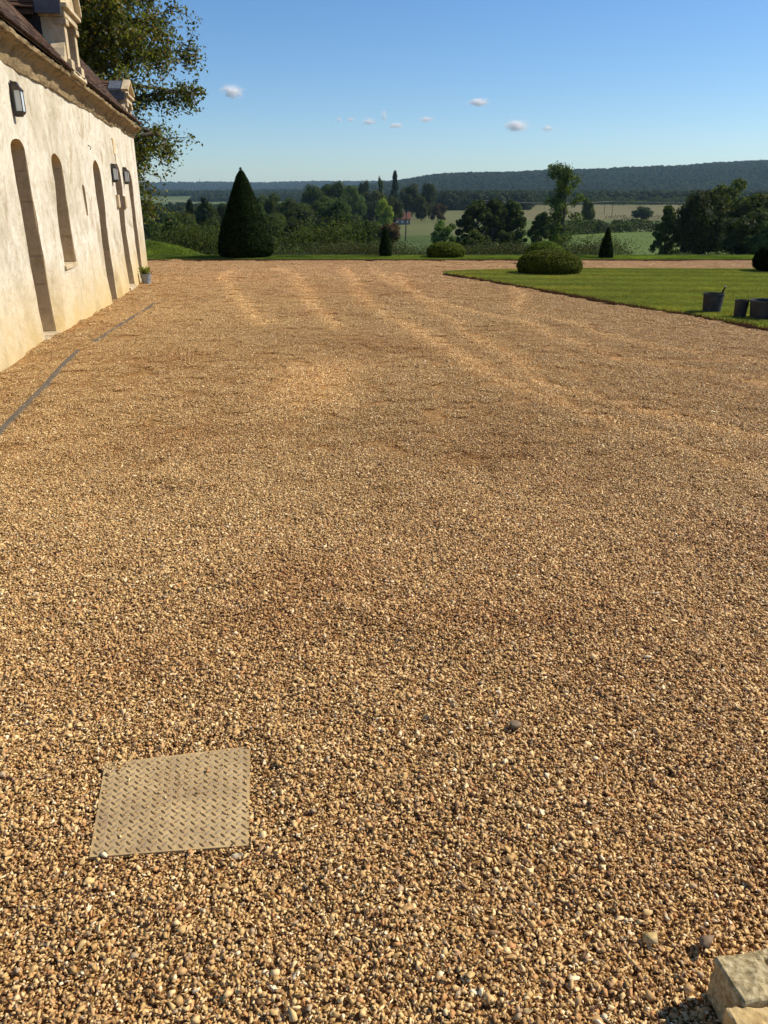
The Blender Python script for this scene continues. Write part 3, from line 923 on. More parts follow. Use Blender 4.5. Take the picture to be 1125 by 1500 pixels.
def openings():
    for o, op in zip(OUTL, OPEN):
        ya, yb, zb, zs, za = op
        s0, s1 = S(ya), S(yb)
        # soffit + near reveal + sill as one lining strip
        n = len(o)
        vs_ = [W3(p[0], p[1], .03) for p in o] + [W3(p[0], p[1], -.40) for p in o]
        far_start = next(i for i in range(n) if o[i][0] > s1 - .02 and o[i][1] <= zs + .01)
        fs = [(i, (i + 1) % n, n + (i + 1) % n, n + i) for i in range(n)]
        mb = MB(); 
        mb.add([W3(p[0], p[1], float(LUMP(p[0], p[1]))) for p in o] + [W3(p[0], p[1], -.40) for p in o], fs)
        lin = mb.obj('reveal', M['stone_dark']); bchild(lin)
        # dressed stones of the far jamb, each its own piece
        zc = zb + .005; rj = random.Random(int(ya * 10))
        while zc < zs - .03 and yb - ya > .3:
            h = min(rj.uniform(.22, .36), zs - zc)
            if zs - (zc + h) < .1: h = zs - zc
            pr = .003 + rj.uniform(0, .005)
            q = MB(); lp = min(float(LUMP(s1, zc)), float(LUMP(s1, zc + h))) - .004
            q.prism([(s1 - pr, -.395), (s1 + .015, -.395), (s1 + .012, lp), (s1 - pr, lp)], zc + .004, zc + h - .006, lambda p, t: W3(p[0], t, p[1]))
            st = q.obj('jamb_stone', M['stone_dark'], bevel=.004); bchild(st)
            zc += h
        # closed plank leaf deep in the opening
        if za - zb > 1.0:
            q = MB(); k = 5
            poly = [(s0, zb), (s1, zb), (s1, zs)] + [((s0 + s1) / 2 + (s1 - s0) / 2 * cos(t), zs + (za - zs) * sin(t)) for t in np.linspace(.3, pi - .3, 5)] + [(s0, zs)]
            q.prism(poly, -.36, -.395, lambda p, t: W3(p[0], p[1], t))
            d = q.obj('door' if zb < .5 else 'shutter', M['wood']); bchild(d)
            for i in range(1, k):
                x = s0 + (s1 - s0) * i / k
                q2 = MB(); q2.prism([(x - .012, zb + .03), (x + .012, zb + .03), (x + .012, zs), (x - .012, zs)], -.355, -.350, lambda p, t: W3(p[0], p[1], t))
                q2.prism([(x - .012, zb + .03), (x + .012, zb + .03), (x + .012, zs), (x - .012, zs)], -.358, -.350, lambda p, t: W3(p[0], p[1], t)) if False else None
                bt = q2.obj('batten', M['wood']); bt.parent = d; 
    # threshold stones and window sill
    for (ya, yb, zt, out, h) in ((9.18, 9.96, .035, .055, .12), (14.05, 14.80, -.165, .06, .10), (16.22, 17.2, -.095, .07, .12), (18.15, 18.8, -.135, .05, .1), (5.5, 6.4, .02, .05, .1)):
        q = MB(); q.prism([(S(ya), -.38), (S(yb), -.38), (S(yb), out), (S(ya), out)], zt - h, zt, lambda p, t: W3(p[0], t, p[1]))
        bchild(q.obj('threshold', M['stone'], bevel=.01))
    q = MB(); q.prism([(S(11.02), -.38), (S(11.80), -.38), (S(11.80), .018), (S(11.02), .018)], .68, .742, lambda p, t: W3(p[0], t, p[1]))
    bchild(q.obj('window_sill', M['stone'], bevel=.01))
    # impost blocks of the big doorway
    for (ya, yb, z0, z1, out) in ((16.14, 16.34, 1.42, 1.66, .05), (17.08, 17.30, 1.40, 1.64, .045)):
        q = MB(); q.prism([(S(ya), -.2), (S(yb), -.2), (S(yb), out), (S(ya), out)], z0, z1, lambda p, t: W3(p[0], t, p[1]))
        bchild(q.obj('impost_block', M['stone'], bevel=.01))
    # rough bare quoin and crack above the doorway
    q = MB(); q.prism([(S(16.55), -.02), (S(16.80), -.02), (S(16.80), .012), (S(16.55), .012)], 2.40, 2.68, lambda p, t: W3(p[0], t, p[1]))
    bchild(q.obj('bare_stone', M['stone_dark'], bevel=.006))
    q = MB(); q.tube([W3(S(16.64), 2.40, .012), W3(S(16.67), 2.33, .012), W3(S(16.65), 2.26, .012)], .012, 5)
    bchild(q.obj('crack_edge', M['stone_dark']))
    q = MB(); q.tube([W3(S(13.93), 2.40, .0), W3(S(13.93), 2.385, .03), W3(S(13.93), 2.35, .04), W3(S(13.93), 2.335, .025)], .008, 6)
    bchild(q.obj('iron_hook', M['iron']))
openings()

def cornice():
    # cove profile: (out, z)
    prof = [(-.02, 2.90), (.015, 2.905), (.03, 2.93), (.045, 2.965), (.075, 3.00), (.115, 3.03), (.155, 3.045), (.16, 3.06), (.19, 3.068), (.20, 3.10), (.185, 3.125), (-.02, 3.125)]
    ss = np.arange(-.0, BL + .02, .09)
    V = []; n = len(prof)
    for s_ in ss:
        dz = (vnoise(np.array(s_ * 1.1), np.array(3.0), 6) - .5) * .05 + (vnoise(np.array(s_ * 5), np.array(1.0), 7) - .5) * .016 - .012 * max(0, (s_ - 6)) / 10
        for k, (o, z) in enumerate(prof):
            e = (vnoise(np.array(s_ * 7.0), np.array(k * .8), 8) - .5) * .034 if 0 < k < n - 1 else 0
            V.append(W3(s_, z + float(dz), o + float(e)))
    m = len(ss)
    F = [(i * n + k, i * n + k + 1, (i + 1) * n + k + 1, (i + 1) * n + k) for i in range(m - 1) for k in range(n - 1)]
    F += [tuple(range(n)), tuple((m - 1) * n + k for k in range(n))[::-1]]
    mb = MB(); mb.add(V, F)
    bchild(mb.obj('cornice', M['cornice'], smooth=False))
cornice()

PITCH = 1.11
def roof():
    # deck
    D = 6.2
    mb = MB()
    e0 = .20
    zr = 3.13
    ridge_o = -D / 2; zridge = zr + (e0 - ridge_o) * PITCH
    prof = [(e0, zr), (ridge_o, zridge), (-D - .2, zr), (-D - .2, zr + .03), (ridge_o, zridge + .035), (e0, zr + .02)]
    mb.prism(prof, -.1, BL + .16, lambda p, t: W3(t, p[1], p[0]))
    rf = mb.obj('roof', M['tile']); bchild(rf)
    # tiles: one shared mesh, the nearest courses as parts
    L, Wd = .26, .165
    c = 1 / sqrt(1 + PITCH ** 2); sn = PITCH * c
    ex = .105
    tm = MB(); tm.box(-Wd / 2 + .003, Wd / 2 - .003, 0, L, 0, .019)
    tme = tm.mesh('tile', M['tile'])
    rt = random.Random(9)
    big = []
    rows = int((e0 - ridge_o) / c / ex)
    places = []
    for j in range(rows):
        for i in range(int((BL + .3) / Wd)):
            s_ = -.1 + (i + .5 * (j % 2) + .5) * Wd
            if s_ > BL + .12: continue
            d = j * ex - .03
            o = e0 - d * c; z = zr + .022 + d * sn
            places.append((j, s_, o, z))
    for (j, s_, o, z) in places:
        # local: x along facade, y up the slope, z normal
        ux = WU; uy = (-WN * c + Vector((0, 0, 1)) * sn); uz = ux.cross(uy)
        if uz.z < 0: uz = -uz
        Rm = Matrix((ux, uy, uz)).transposed()
        tilt = Matrix.Rotation(-.075 + rt.uniform(-.045, .045), 3, 'X') @ Matrix.Rotation(rt.uniform(-.035, .035), 3, 'Z')
        Rt = Rm @ tilt
        p = W3(s_, z, o) + uz * (.016 + rt.uniform(0, .006)) + uy * rt.uniform(-.012, .012)
        y_world = Y0 + s_ * WU.y
        if 7.5 < y_world and j < 4 and len(big) < 296 and (j < 2 or y_world < 19):
            big.append((Rt, p))
        else:
            places_far.append((Rt, p))
    for Rt, p in big:
        o = bpy.data.objects.new('tile', tme); COL.objects.link(o)
        o.parent = rf
        o.matrix_local = Matrix.Translation(p) @ Rt.to_4x4()
    base = np.array([v.co[:] for v in tme.vertices]); fb = np.array([list(p.vertices) for p in tme.polygons])
    VV, FF, RR = [], [], []
    for k, (Rt, p) in enumerate(places_far):
        VV.append(base @ np.array(Rt).T + np.array(p)); FF.append(fb + k * len(base)); RR += [rt.random()] * len(base)
    me = np_mesh('roof_tiles', np.concatenate(VV), np.concatenate(FF), M['tile'], False, {'rnd': ('FLOAT', np.array(RR))})
    o = link('roof_tiles', me); bchild(o); tag(o, kind='stuff')
    return rf
places_far = []
ROOF = roof()

def dormer(Yc, wd, out, zb, zt, zp, seg, tile_m):
    """stone dormer: front plane at `out`, centre Yc, width wd, base zb, entablature zt, pediment top zp"""
    sc_ = S(Yc); a, b = sc_ - wd / 2, sc_ + wd / 2
    R = empty('dormer', W3(sc_, zb, out)); R.parent = bld; R.location = Vector(R.location) - Vector(bld.location)
    off = Vector(bld.location) + Vector(R.location)
    def ch(o, p=None):
        o.parent = p or R
        if p is None: o.matrix_parent_inverse = Matrix.Translation(-off)
        return o
    dep = .30
    pw = .17
    # pilasters with base and cap
    for x0 in (a, b - pw):
        q = MB()
        q.prism([(x0, out - dep), (x0 + pw, out - dep), (x0 + pw, out), (x0, out)], zb, zt, lambda p, t: W3(p[0], t, p[1]))
        ch(q.obj('pilaster', M['stone'], bevel=.006))
        q = MB(); q.prism([(x0 - .025, out - .1), (x0 + pw + .025, out - .1), (x0 + pw + .025, out + .04), (x0 - .025, out + .04)], zb - .02, zb + .10, lambda p, t: W3(p[0], t, p[1]))
        q.prism([(x0 - .02, out - .12), (x0 + pw + .02, out - .12), (x0 + pw + .02, out + .035), (x0 - .02, out + .035)], zt - .09, zt - .01, lambda p, t: W3(p[0], t, p[1]))
        ch(q.obj('pilaster_moulding', M['stone'], bevel=.006))
    # sill and window
    q = MB(); q.prism([(a - .05, out - dep), (b + .05, out - dep), (b + .05, out + .06), (a - .05, out + .06)], zb - .10, zb - .021, lambda p, t: W3(p[0], t, p[1]))
    ch(q.obj('sill', M['stone'], bevel=.01))
    q = MB(); q.prism([(a + pw + .003, out - .20), (b - pw - .003, out - .20), (b - pw - .003, out - .24), (a + pw + .003, out - .24)], zb + .003, zt - .003, lambda p, t: W3(p[0], t, p[1]))
    ch(q.obj('shutter', M['wood']))
    # entablature block
    q = MB(); q.prism([(a - .02, out - dep - .02), (b + .02, out - dep - .02), (b + .02, out + .03), (a - .02, out + .03)], zt, zt + .10, lambda p, t: W3(p[0], t, p[1]))
    q.prism([(a - .07, out - dep - .02), (b + .07, out - dep - .02), (b + .07, out + .08), (a - .07, out + .08)], zt + .102, zt + .16, lambda p, t: W3(p[0], t, p[1]))
    ch(q.obj('entablature', M['stone'], bevel=.008))
    # pediment
    n = 12
    def top(u):  # u -1..1
        return (zp - zt - .16) * (sqrt(max(0, 1 - u * u * .86)) - sqrt(.14)) / (1 - sqrt(.14)) if seg else (zp - zt - .16) * (1 - abs(u))
    half = wd / 2 + .08
    q = MB()
    poly = [(sc_ + half * u, zt + .163 + top(u)) for u in np.linspace(-1, 1, 2 * n + 1)]
    poly[0] = (poly[0][0], zt + .175); poly[-1] = (poly[-1][0], zt + .175)
    poly = [(sc_ - half, zt + .163)] + poly + [(sc_ + half, zt + .163)]
    q.prism(poly, out - dep, out + .01, lambda p, t: W3(p[0], p[1], t))
    ch(q.obj('pediment', M['stone']))
    # moulding over the pediment
    us = np.linspace(-1, 1, 2 * n + 1)
    for nm, o0, o1, dz0, dz1, mm in (('pediment_moulding', out - .05, out + .09, .0, .06, M['stone']), ('lead_capping', out - dep - .03, out - .052, .0, .03, M['lead'])):
        q = MB(); vs_ = []
        for u in us:
            z = zt + .175 + top(u); x = sc_ + (half + .02) * u
            nx, nz = u * .6, .8
            vs_ += [W3(x, z + dz0, o0), W3(x, z + dz0, o1), W3(x + nx * dz1, z + nz * dz1 + dz0, o1), W3(x + nx * dz1, z + nz * dz1 + dz0, o0)]
        m = len(us)
        fs = [(i * 4 + k, i * 4 + (k + 1) % 4, i * 4 + 4 + (k + 1) % 4, i * 4 + 4 + k) for i in range(m - 1) for k in range(4)] + [(0, 1, 2, 3), tuple((m - 1) * 4 + k for k in (3, 2, 1, 0))]
        q.add(vs_, fs); ch(q.obj(nm, mm))
    # lead side flashing on the near end of the entablature
    for x0 in (a - .10, b + .072):
        q = MB(); q.prism([(x0, out - dep - .04), (x0 + .028, out - dep - .04), (x0 + .028, out + .0), (x0, out + .0)], zt + .02, zt + .23, lambda p, t: W3(p[0], t, p[1]))
        ch(q.obj('lead_flashing', M['lead'], bevel=.004))
    # slate cheeks and tiled roof behind
    back = 1.9
    for x0 in (a + .01, b - .05):
        q = MB(); q.prism([(x0, out - dep - .001), (x0 + .04, out - dep - .001), (x0 + .04, out - back), (x0, out - back)], zb - .05, zt + .05, lambda p, t: W3(p[0], t, p[1]))
        ch(q.obj('cheek', M['slate']))
    zr = zt + .05; hh = zp - zr + .02
    q = MB()
    q.prism([(a - .14, zr - .06), (sc_, zr + hh - .03), (b + .14, zr - .06), (b + .14, zr - .03), (sc_, zr + hh), (a - .14, zr - .03)], out - dep - .05, out - back - .6, lambda p, t: W3(p[0], p[1], t))
    dr = q.obj('roof', tile_m); ch(dr)
    # tile courses on the side towards the yard entrance
    L = .15
    for side in (-1, 1):
        ux0 = Vector((0, 0, 0)); slope = Vector((half + .06, 0, -(hh + .0))) if side > 0 else Vector((-(half + .06), 0, -(hh + .0)))
        ln = slope.length; sd = slope / ln
        cnt = int(ln / .10)
        q = MB()
        for j in range(cnt):
            t0 = (j + .0) * .10 / ln; t1 = min(1.0, (j + 1.35) * .10 / ln)
            for i in range(10):
                d0 = out - dep - .05 - i * .165; d1 = d0 - .16
                lift = .02 + rnd.uniform(0, .008)
                p0 = (sc_ + slope.x * t0, zr + hh + slope.z * t0 + lift * .6); p1 = (sc_ + slope.x * t1, zr + hh + slope.z * t1 + lift + .016)
                vs_ = [W3(p0[0], p0[1], d0), W3(p0[0], p0[1], d1), W3(p1[0], p1[1], d1), W3(p1[0], p1[1], d0)]
                vs_ += [v + Vector((0, 0, -.016)) for v in vs_]
                q.add(vs_, [(0, 1, 2, 3), (7, 6, 5, 4), (0, 4, 5, 1), (1, 5, 6, 2), (2, 6, 7, 3), (3, 7, 4, 0)])
        tt = q.obj('roof_tiles', tile_m); ch(tt); tag(tt, kind='stuff')
    # scroll brackets at the foot
    for sg, x0 in ((-1, a), (1, b)):
        q = MB(); poly = [(x0 + sg * .001, zb - .0), (x0 + sg * .30, zb - .0), (x0 + sg * .27, zb + .05), (x0 + sg * .15, zb + .10), (x0 + sg * .08, zb + .22), (x0 + sg * .001, zb + .30)]
        q.prism(poly, out - .20, out - .02, lambda p, t: W3(p[0], p[1], t))
        ch(q.obj('scroll_bracket', M['stone']))
    q = MB(); q.tube([W3(sc_, zr + hh + .02, out - dep - .35), W3(sc_, zr + hh + .12, out - dep - .35)], [.03, .022], 7)
    ch(q.obj('ridge_stub', M['lead']))
dormer(12.72, .86, .18, 3.20, 3.80, 4.42, True, M['tile'])
dormer(18.65, .80, .12, 3.14, 3.46, 3.86, False, M['tile'])

def wall_lamp(Y, zb, h, label):
    k = h / .36
    R = empty('wall_lamp', W3(S(Y), zb, .03), atan2(WN.y, WN.x))
    tag(R, label, 'lamp', 'bronze wall lanterns on the plastered facade')
    # local x = outwards, y = along facade
    def b(x0, x1, y0, y1, z0, z1): return [x0 * k * .58, x1 * k * .58, y0 * k * .85, y1 * k * .85, z0 * k, z1 * k]
    q = MB(); q.box(*b(-.02, .015, -.065, .065, -.03, .37)); q.obj('backplate', M['iron'], R, bevel=.003)
    q = MB()
    def frus(x0, x1, y, z0, X0, X1, Yy, z1):
        p = [(x0, -y, z0), (x1, -y, z0), (x1, y, z0), (x0, y, z0), (X0, -Yy, z1), (X1, -Yy, z1), (X1, Yy, z1), (X0, Yy, z1)]
        q.add([(v[0] * k * .58, v[1] * k * .85, v[2] * k) for v in p], [(0, 3, 2, 1), (4, 5, 6, 7), (0, 1, 5, 4), (1, 2, 6, 5), (2, 3, 7, 6), (3, 0, 4, 7)])
    frus(.016, .20, .10, .265, .016, .13, .06, .315); frus(.016, .13, .06, .3155, .016, .10, .045, .36)
    q.obj('lamp_cap', M['iron'], R)
    q = MB(); frus(.016, .15, .07, .0, .016, .175, .085, .03); frus(.016, .10, .045, -.03, .016, .14, .065, -.001); q.obj('lamp_base', M['iron'], R)
    q = MB()
    for (x, y) in ((.024, .078), (.024, -.078), (.166, .078), (.166, -.078)):
        q.box(*b(x - .008, x + .008, y - .008, y + .008, .0305, .2645))
    f = q.obj('lamp_frame', M['iron'], R)
    q = MB(); q.box(*b(.030, .160, -.0745, -.0715, .032, .263)); q.obj('glass_pane', M['lampglass'], R)
    q = MB(); q.box(*b(.030, .160, .0715, .0745, .032, .263)); q.obj('glass_pane', M['lampglass'], R)
    q = MB(); q.box(*b(.161, .164, -.069, .069, .032, .263)); q.obj('glass_pane', M['lampglass'], R)
    return R
wall_lamp(9.66, 2.47, .32, 'bronze wall lantern alone above the nearest tall arched doorway')
wall_lamp(15.98, 1.90, .30, 'bronze wall lantern just left of the doorway with impost blocks')
wall_lamp(17.46, 1.89, .30, 'bronze wall lantern between the last two doorways near the far corner')

# plant pot by the far door
def flower_pot():
    X, Y = WX(18.3) + .25, 17.9
    R = empty('plant_pot', (X, Y, float(HG(np.array(X), np.array(Y))) - .005))
    tag(R, 'small grey zinc pot with grassy plant standing against the far end of the facade', 'plant pot')
    m = speckled('zinc', (.20, .22, .23), (.33, .35, .36), 14, .5, .2, .002, .4)
    q = MB(); q.lathe([(.085, 0), (.115, .20), (.122, .205), (.122, .215), (.108, .215), (.10, .17), (.005, .17)], 20, cap=False); q.obj('pot', m, R, smooth=False)
    q = MB(); q.lathe([(.10, .168), (.05, .185), (.002, .19)], 14, cap=False); q.obj('soil', M['darkwood'], R)
    vv, ff, rr = [], [], []
    g = random.Random(2)
    for i in range(90):
        a = g.uniform(0, 6.28); r = g.uniform(0, .08); l = g.uniform(.10, .22); t = g.uniform(0, 6.28); ou = g.uniform(.03, .14)
        b = len(vv); x, y = r * cos(a), r * sin(a)
        vv += [(x - .004, y, .17), (x + .004, y, .17), (x + ou * .5 * cos(t), y + ou * .5 * sin(t), .17 + l * .8), (x + ou * cos(t), y + ou * sin(t), .17 + l)]
        ff += [(b, b + 1, b + 2), (b, b + 2, b + 3)]; rr += [g.random()] * 4
    link('foliage', np_mesh('foliage', vv, np.array(ff), M['potgrass'], False, {'rnd': ('FLOAT', np.array(rr))}), R)
flower_pot()

# drain channel
def drain():
    m = speckled('galvanised channel', (.095, .075, .055), (.18, .145, .105), 22, .75, .3, .002, .1)
    P1 = [(-2.45, 3.2), (-2.72, 5.0), (-2.84, 5.5), (-3.12, 7.0), (-3.33, 8.0), (-3.46, 8.75)]
    P2 = [(-3.50, 9.35), (-3.56, 9.9), (-3.75, 11.2), (-3.98, 13.0), (-4.15, 14.3)]
    for P, lab, lift in ((P1, 'grey metal slot drain in the gravel, long near stretch beside the facade', .013), (P2, 'grey metal slot drain in the gravel, thin half-buried far stretch', .017)):
        R = empty('slot_drain', (P[0][0], P[0][1], 0)); tag(R, lab, 'drain', 'slot drains along the building')
        for sx, nm in ((-1, 'channel_rail'), (1, 'channel_rail')):
            Q = [(x + sx * .015, y) for x, y in P]
            o = strip_along(nm, Q, .012, -.06, lift, m, lambda x, y: float(G(y)))
            o.parent = R; o.matrix_parent_inverse = Matrix.Translation(-Vector(R.location))
        o = strip_along('channel_bed', P, .018, -.06, lift - .006, m, lambda x, y: float(G(y)))
        o.parent = R; o.matrix_parent_inverse = Matrix.Translation(-Vector(R.location))
drain()

# ------------------------------------------------------------------ tread plate
def tread_plate():
    R = empty('access_cover', (-.6, 1.73, 0))
    tag(R, 'square dusty steel tread plate set in the gravel in the foreground', 'access cover')
    m, nt, b = mat('dusty tread plate', rough=.6, spec=.35, metal=.0)
    f = noise(nt, 7, 6, .7); f2 = noise(nt, 120, 4, .6)
    c = ramp(nt, f, [(.32, (.33, .22, .11)), (.5, (.46, .32, .145)), (.66, (.58, .41, .19))])
    c = mixc(nt, .6, c, ramp(nt, f2, [(.3, (.75, .73, .7)), (.7, (1.2, 1.18, 1.15))]), 'MULTIPLY')
    nt.links.new(c, b.inputs['Base Color']); bump(nt, b, f2, .35, .0015)
    P = [Vector((x + .6, y - 1.73)) for x, y in PLATE]
    q = MB()
    q.add([(p.x, p.y, -.004) for p in P] + [(p.x, p.y, .006) for p in P], [(3, 2, 1, 0), (4, 5, 6, 7)] + [(i, (i + 1) % 4, 4 + (i + 1) % 4, 4 + i) for i in range(4)])
    q.obj('plate', m, R)
    m2 = speckled('worn tread bars', (.15, .095, .045), (.28, .185, .09), 40, .45, .3, .001, .4)
    q = MB()
    n = 15
    for i in range(n):
        for j in range(n * 2 - 2):
            u = (i + .5 + .5 * (j % 2)) / n; v = (j + 1) / (2 * n - 1)
            if u > .985: continue
            c_ = P[3] * (1 - u) * (1 - v) + P[2] * u * (1 - v) + P[0] * (1 - u) * v + P[1] * u * v
            a = (pi / 4 if (j % 2) else -pi / 4) + .05 + rnd.uniform(-.03, .03)
            L, Wd, H = .0125, .0040, .0026
            dx, dy = cos(a), sin(a)
            pts = [(-L, 0, 0), (-L * .35, -Wd, 0), (L * .35, -Wd, 0), (L, 0, 0), (L * .35, Wd, 0), (-L * .35, Wd, 0), (-L * .5, 0, H), (L * .5, 0, H)]
            q.add([(c_.x + x * dx - y * dy, c_.y + x * dy + y * dx, .0059 + z) for x, y, z in pts],
                  [(0, 1, 6), (1, 2, 7, 6), (2, 3, 7), (3, 4, 7), (4, 5, 6, 7), (5, 0, 6)])
    o = q.obj('tread_bars', m2, R); tag(o, kind='stuff')
tread_plate()

# ------------------------------------------------------------------ loose stones
def rough_block(name, size, loc, rz, m, label, cat, seed, tilt=(0, 0), holes=False):
    bm = bmesh.new(); bmesh.ops.create_cube(bm, size=1)
    bmesh.ops.scale(bm, vec=size, verts=bm.verts)
    bmesh.ops.bevel(bm, geom=list(bm.edges), offset=.004, segments=1, affect='EDGES')
    bmesh.ops.subdivide_edges(bm, edges=bm.edges, cuts=34, use_grid_fill=True)
    V = np.array([v.co[:] for v in bm.verts])
    d = (fbm(V[:, 0] * 22 + V[:, 2] * 9, V[:, 1] * 22 + V[:, 2] * 14, seed) - .5) * .014 + (vnoise(V[:, 0] * 90 + V[:, 2] * 60, V[:, 1] * 90, seed + 3) - .5) * .004
    if holes:
        for hx, hy, hr in ((-.045, .02, .006), (-.03, .0, .005), (-.01, .022, .007), (-.02, -.025, .006), (-.048, -.022, .005), (.03, -.01, .005)):
            r = np.hypot(V[:, 0] - hx, (V[:, 1] - hy) * .6)
            d = d - .012 * np.exp(-(r / hr) ** 4) * (V[:, 2] > size[2] * .45)
    nn = V / (np.linalg.norm(V / np.array(size), axis=1)[:, None] + 1e-6)
    nn /= np.linalg.norm(nn, axis=1)[:, None]
    for v, p, n_, dd in zip(bm.verts, V, nn, d):
        if holes and p[2] > size[2] * .45: n_ = np.array([0, 0, 1.0])
        v.co = Vector(p + n_ * dd)
    me = bpy.data.meshes.new(name); bm.to_mesh(me); bm.free(); me.materials.append(m)
    o = link(name, me, None, loc, (tilt[0], tilt[1], rz)); tag(o, label, cat)
    return o
mA = speckled('grey lichened stone', (.17, .12, .05), (.45, .35, .185), 80, .95, .8, .003, .03, (.64, .53, .32))
def block_mat(name, top, side):
    return speckled(name, *top)
mB = speckled('golden limestone', (.34, .22, .09), (.56, .40, .18), 26, .95, .8, .004, .03, (.60, .46, .26))
rough_block('stone_block', (.30, .105, .12), (.855, 1.128, .055), .19, mA, 'pitted grey stone block lying on the gravel in the corner by the smaller golden stone', 'stone', 3, holes=True)
rough_block('stone_block', (.088, .10, .11), (.728, 1.005, .045), .12, mB, 'smaller golden limestone lump in front of the pitted grey block', 'stone', 8, (.05, .08))
def pebble(loc, size, m, label, seed, rz=0, facets=6, flat=.6):
    r = np.random.default_rng(seed)
    V = ICO2.copy()
    for _ in range(facets):
        n = r.normal(size=3); n /= np.linalg.norm(n); d = r.uniform(.25, .4)
        V = V - np.maximum(V @ n - d, 0)[:, None] * n
    V = V * np.array([1.25, .85, flat]) * size
    FF_ = ICOF2
    if facets > 6:
        V, FF_ = shard(r); V = V * 1.15 * size
    o = link('pebble', np_mesh('pebble', V, FF_, m, False), None, loc, (0, .1, rz)); tag(o, label, 'pebble')
mC = speckled('brown pebble', (.15, .095, .05), (.27, .185, .11), 60, .7)
pebble((.42, 2.04, .028), .040, mC, 'smooth dull brown oval pebble alone in the middle of the foreground gravel', 4, .1, 3)
pebble((.615, 1.275, .016), .036, mB, 'angular golden stone chip lying on the gravel up left of the stone block', 5, .4, 9, .75)
pebble((.745, 1.262, .024), .034, mC, 'dark stone chip beside the far edge of the pitted grey block', 6, 1.0, 8, .8)
# dead leaf on the gravel
q = MB(); q.add([(-.04, 0, 0), (-.01, -.022, .012), (.035, -.004, .05), (.012, .022, .03), (0, .002, .006)], [(0, 1, 4), (1, 2, 4), (2, 3, 4), (3, 0, 4)])
lf = q.obj('dead_leaf', M['russet'], loc=(-3.68, 12.43, float(HG(np.array(-3.68), np.array(12.43))) + .012)); tag(lf, 'curled dark dead leaf on the gravel near the slot drain', 'leaf')

# ------------------------------------------------------------------ buckets on the lawn
mK = speckled('black rubber', (.030, .031, .032), (.075, .076, .078), 9, .8, .4, .004, .12)
def tub(X, Y, r, h, label, stick=False, square=False):
    R = empty('garden_tub', (X, Y, float(G(Y)) + .045)); tag(R, label, 'tub', 'black garden tubs on the edge of the lawn')
    q = MB()
    q.lathe([(.001, .0), (r * .78, 0), (r * .86, h * .06), (r * .97, h * .85), (r * 1.0, h * .97), (r * 1.0, h), (r * .94, h), (r * .92, h * .9), (r * .74, .02), (.001, .02)], 28, cap=False)
    q.obj('tub_body', mK, R, smooth=False)
    q = MB()
    ring = [(r * 1.03 * cos(t), r * 1.03 * sin(t), h * .985) for t in np.linspace(0, 2 * pi, 29)]
    q.tube(ring, .006, 6); q.obj('rim', mK, R)
    return R
tub(5.17, 12.45, .155, .29, 'round black garden tub with a wooden tool handle sticking out of it')
tub(5.30, 11.72, .098, .25, 'narrow black tub standing between the two wider garden tubs')
tub(5.58, 11.50, .245, .265, 'widest black garden tub at the right edge of the lawn')
R = empty('hand_tool', (5.24, 12.42, float(G(12.42)) + .2)); tag(R, 'dark hand tool with pale tip leaning out of the black garden tub', 'tool')
q = MB(); q.tube([(-.01, 0, .0), (.04, 0, .13), (.075, 0, .235)], [.014, .016, .013], 8); q.obj('handle', M['darkwood'], R)
mt = mat('pale tool end', (.6, .57, .5), .5)[0]
q = MB(); q.tube([(.0755, 0, .236), (.083, 0, .262)], [.013, .009], 8); q.obj('handle_tip', mt, R)
q = MB(); q.box(-.02, .06, -.03, .03, .045, .10); q.obj('tool_head', mt, R, bevel=.008)

# ------------------------------------------------------------------ foliage helpers
def cards(P, Nn, size, rng, asp=1.6, jit=.6):
    """diamond leaf cards"""
    n = len(P)
    Nn = Nn + rng.normal(size=(n, 3)) * jit
    Nn /= np.linalg.norm(Nn, axis=1)[:, None] + 1e-9
    A = rng.normal(size=(n, 3))
    U = np.cross(Nn, A); U /= np.linalg.norm(U, axis=1)[:, None] + 1e-9
    Wv = np.cross(Nn, U)
    s = np.asarray(size)
    if s.ndim == 0: s = np.full(n, float(s))
    s = (s * rng.uniform(.6, 1.3, n))[:, None]
    V = np.stack([P - U * s * asp / 2, P + Wv * s / 2 + Nn * s * .08, P + U * s * asp / 2, P - Wv * s / 2 + Nn * s * .08], 1).reshape(-1, 3)
    F = np.arange(4 * n).reshape(n, 4)
    return V, F

def rep(r): return np.repeat(r, 4)

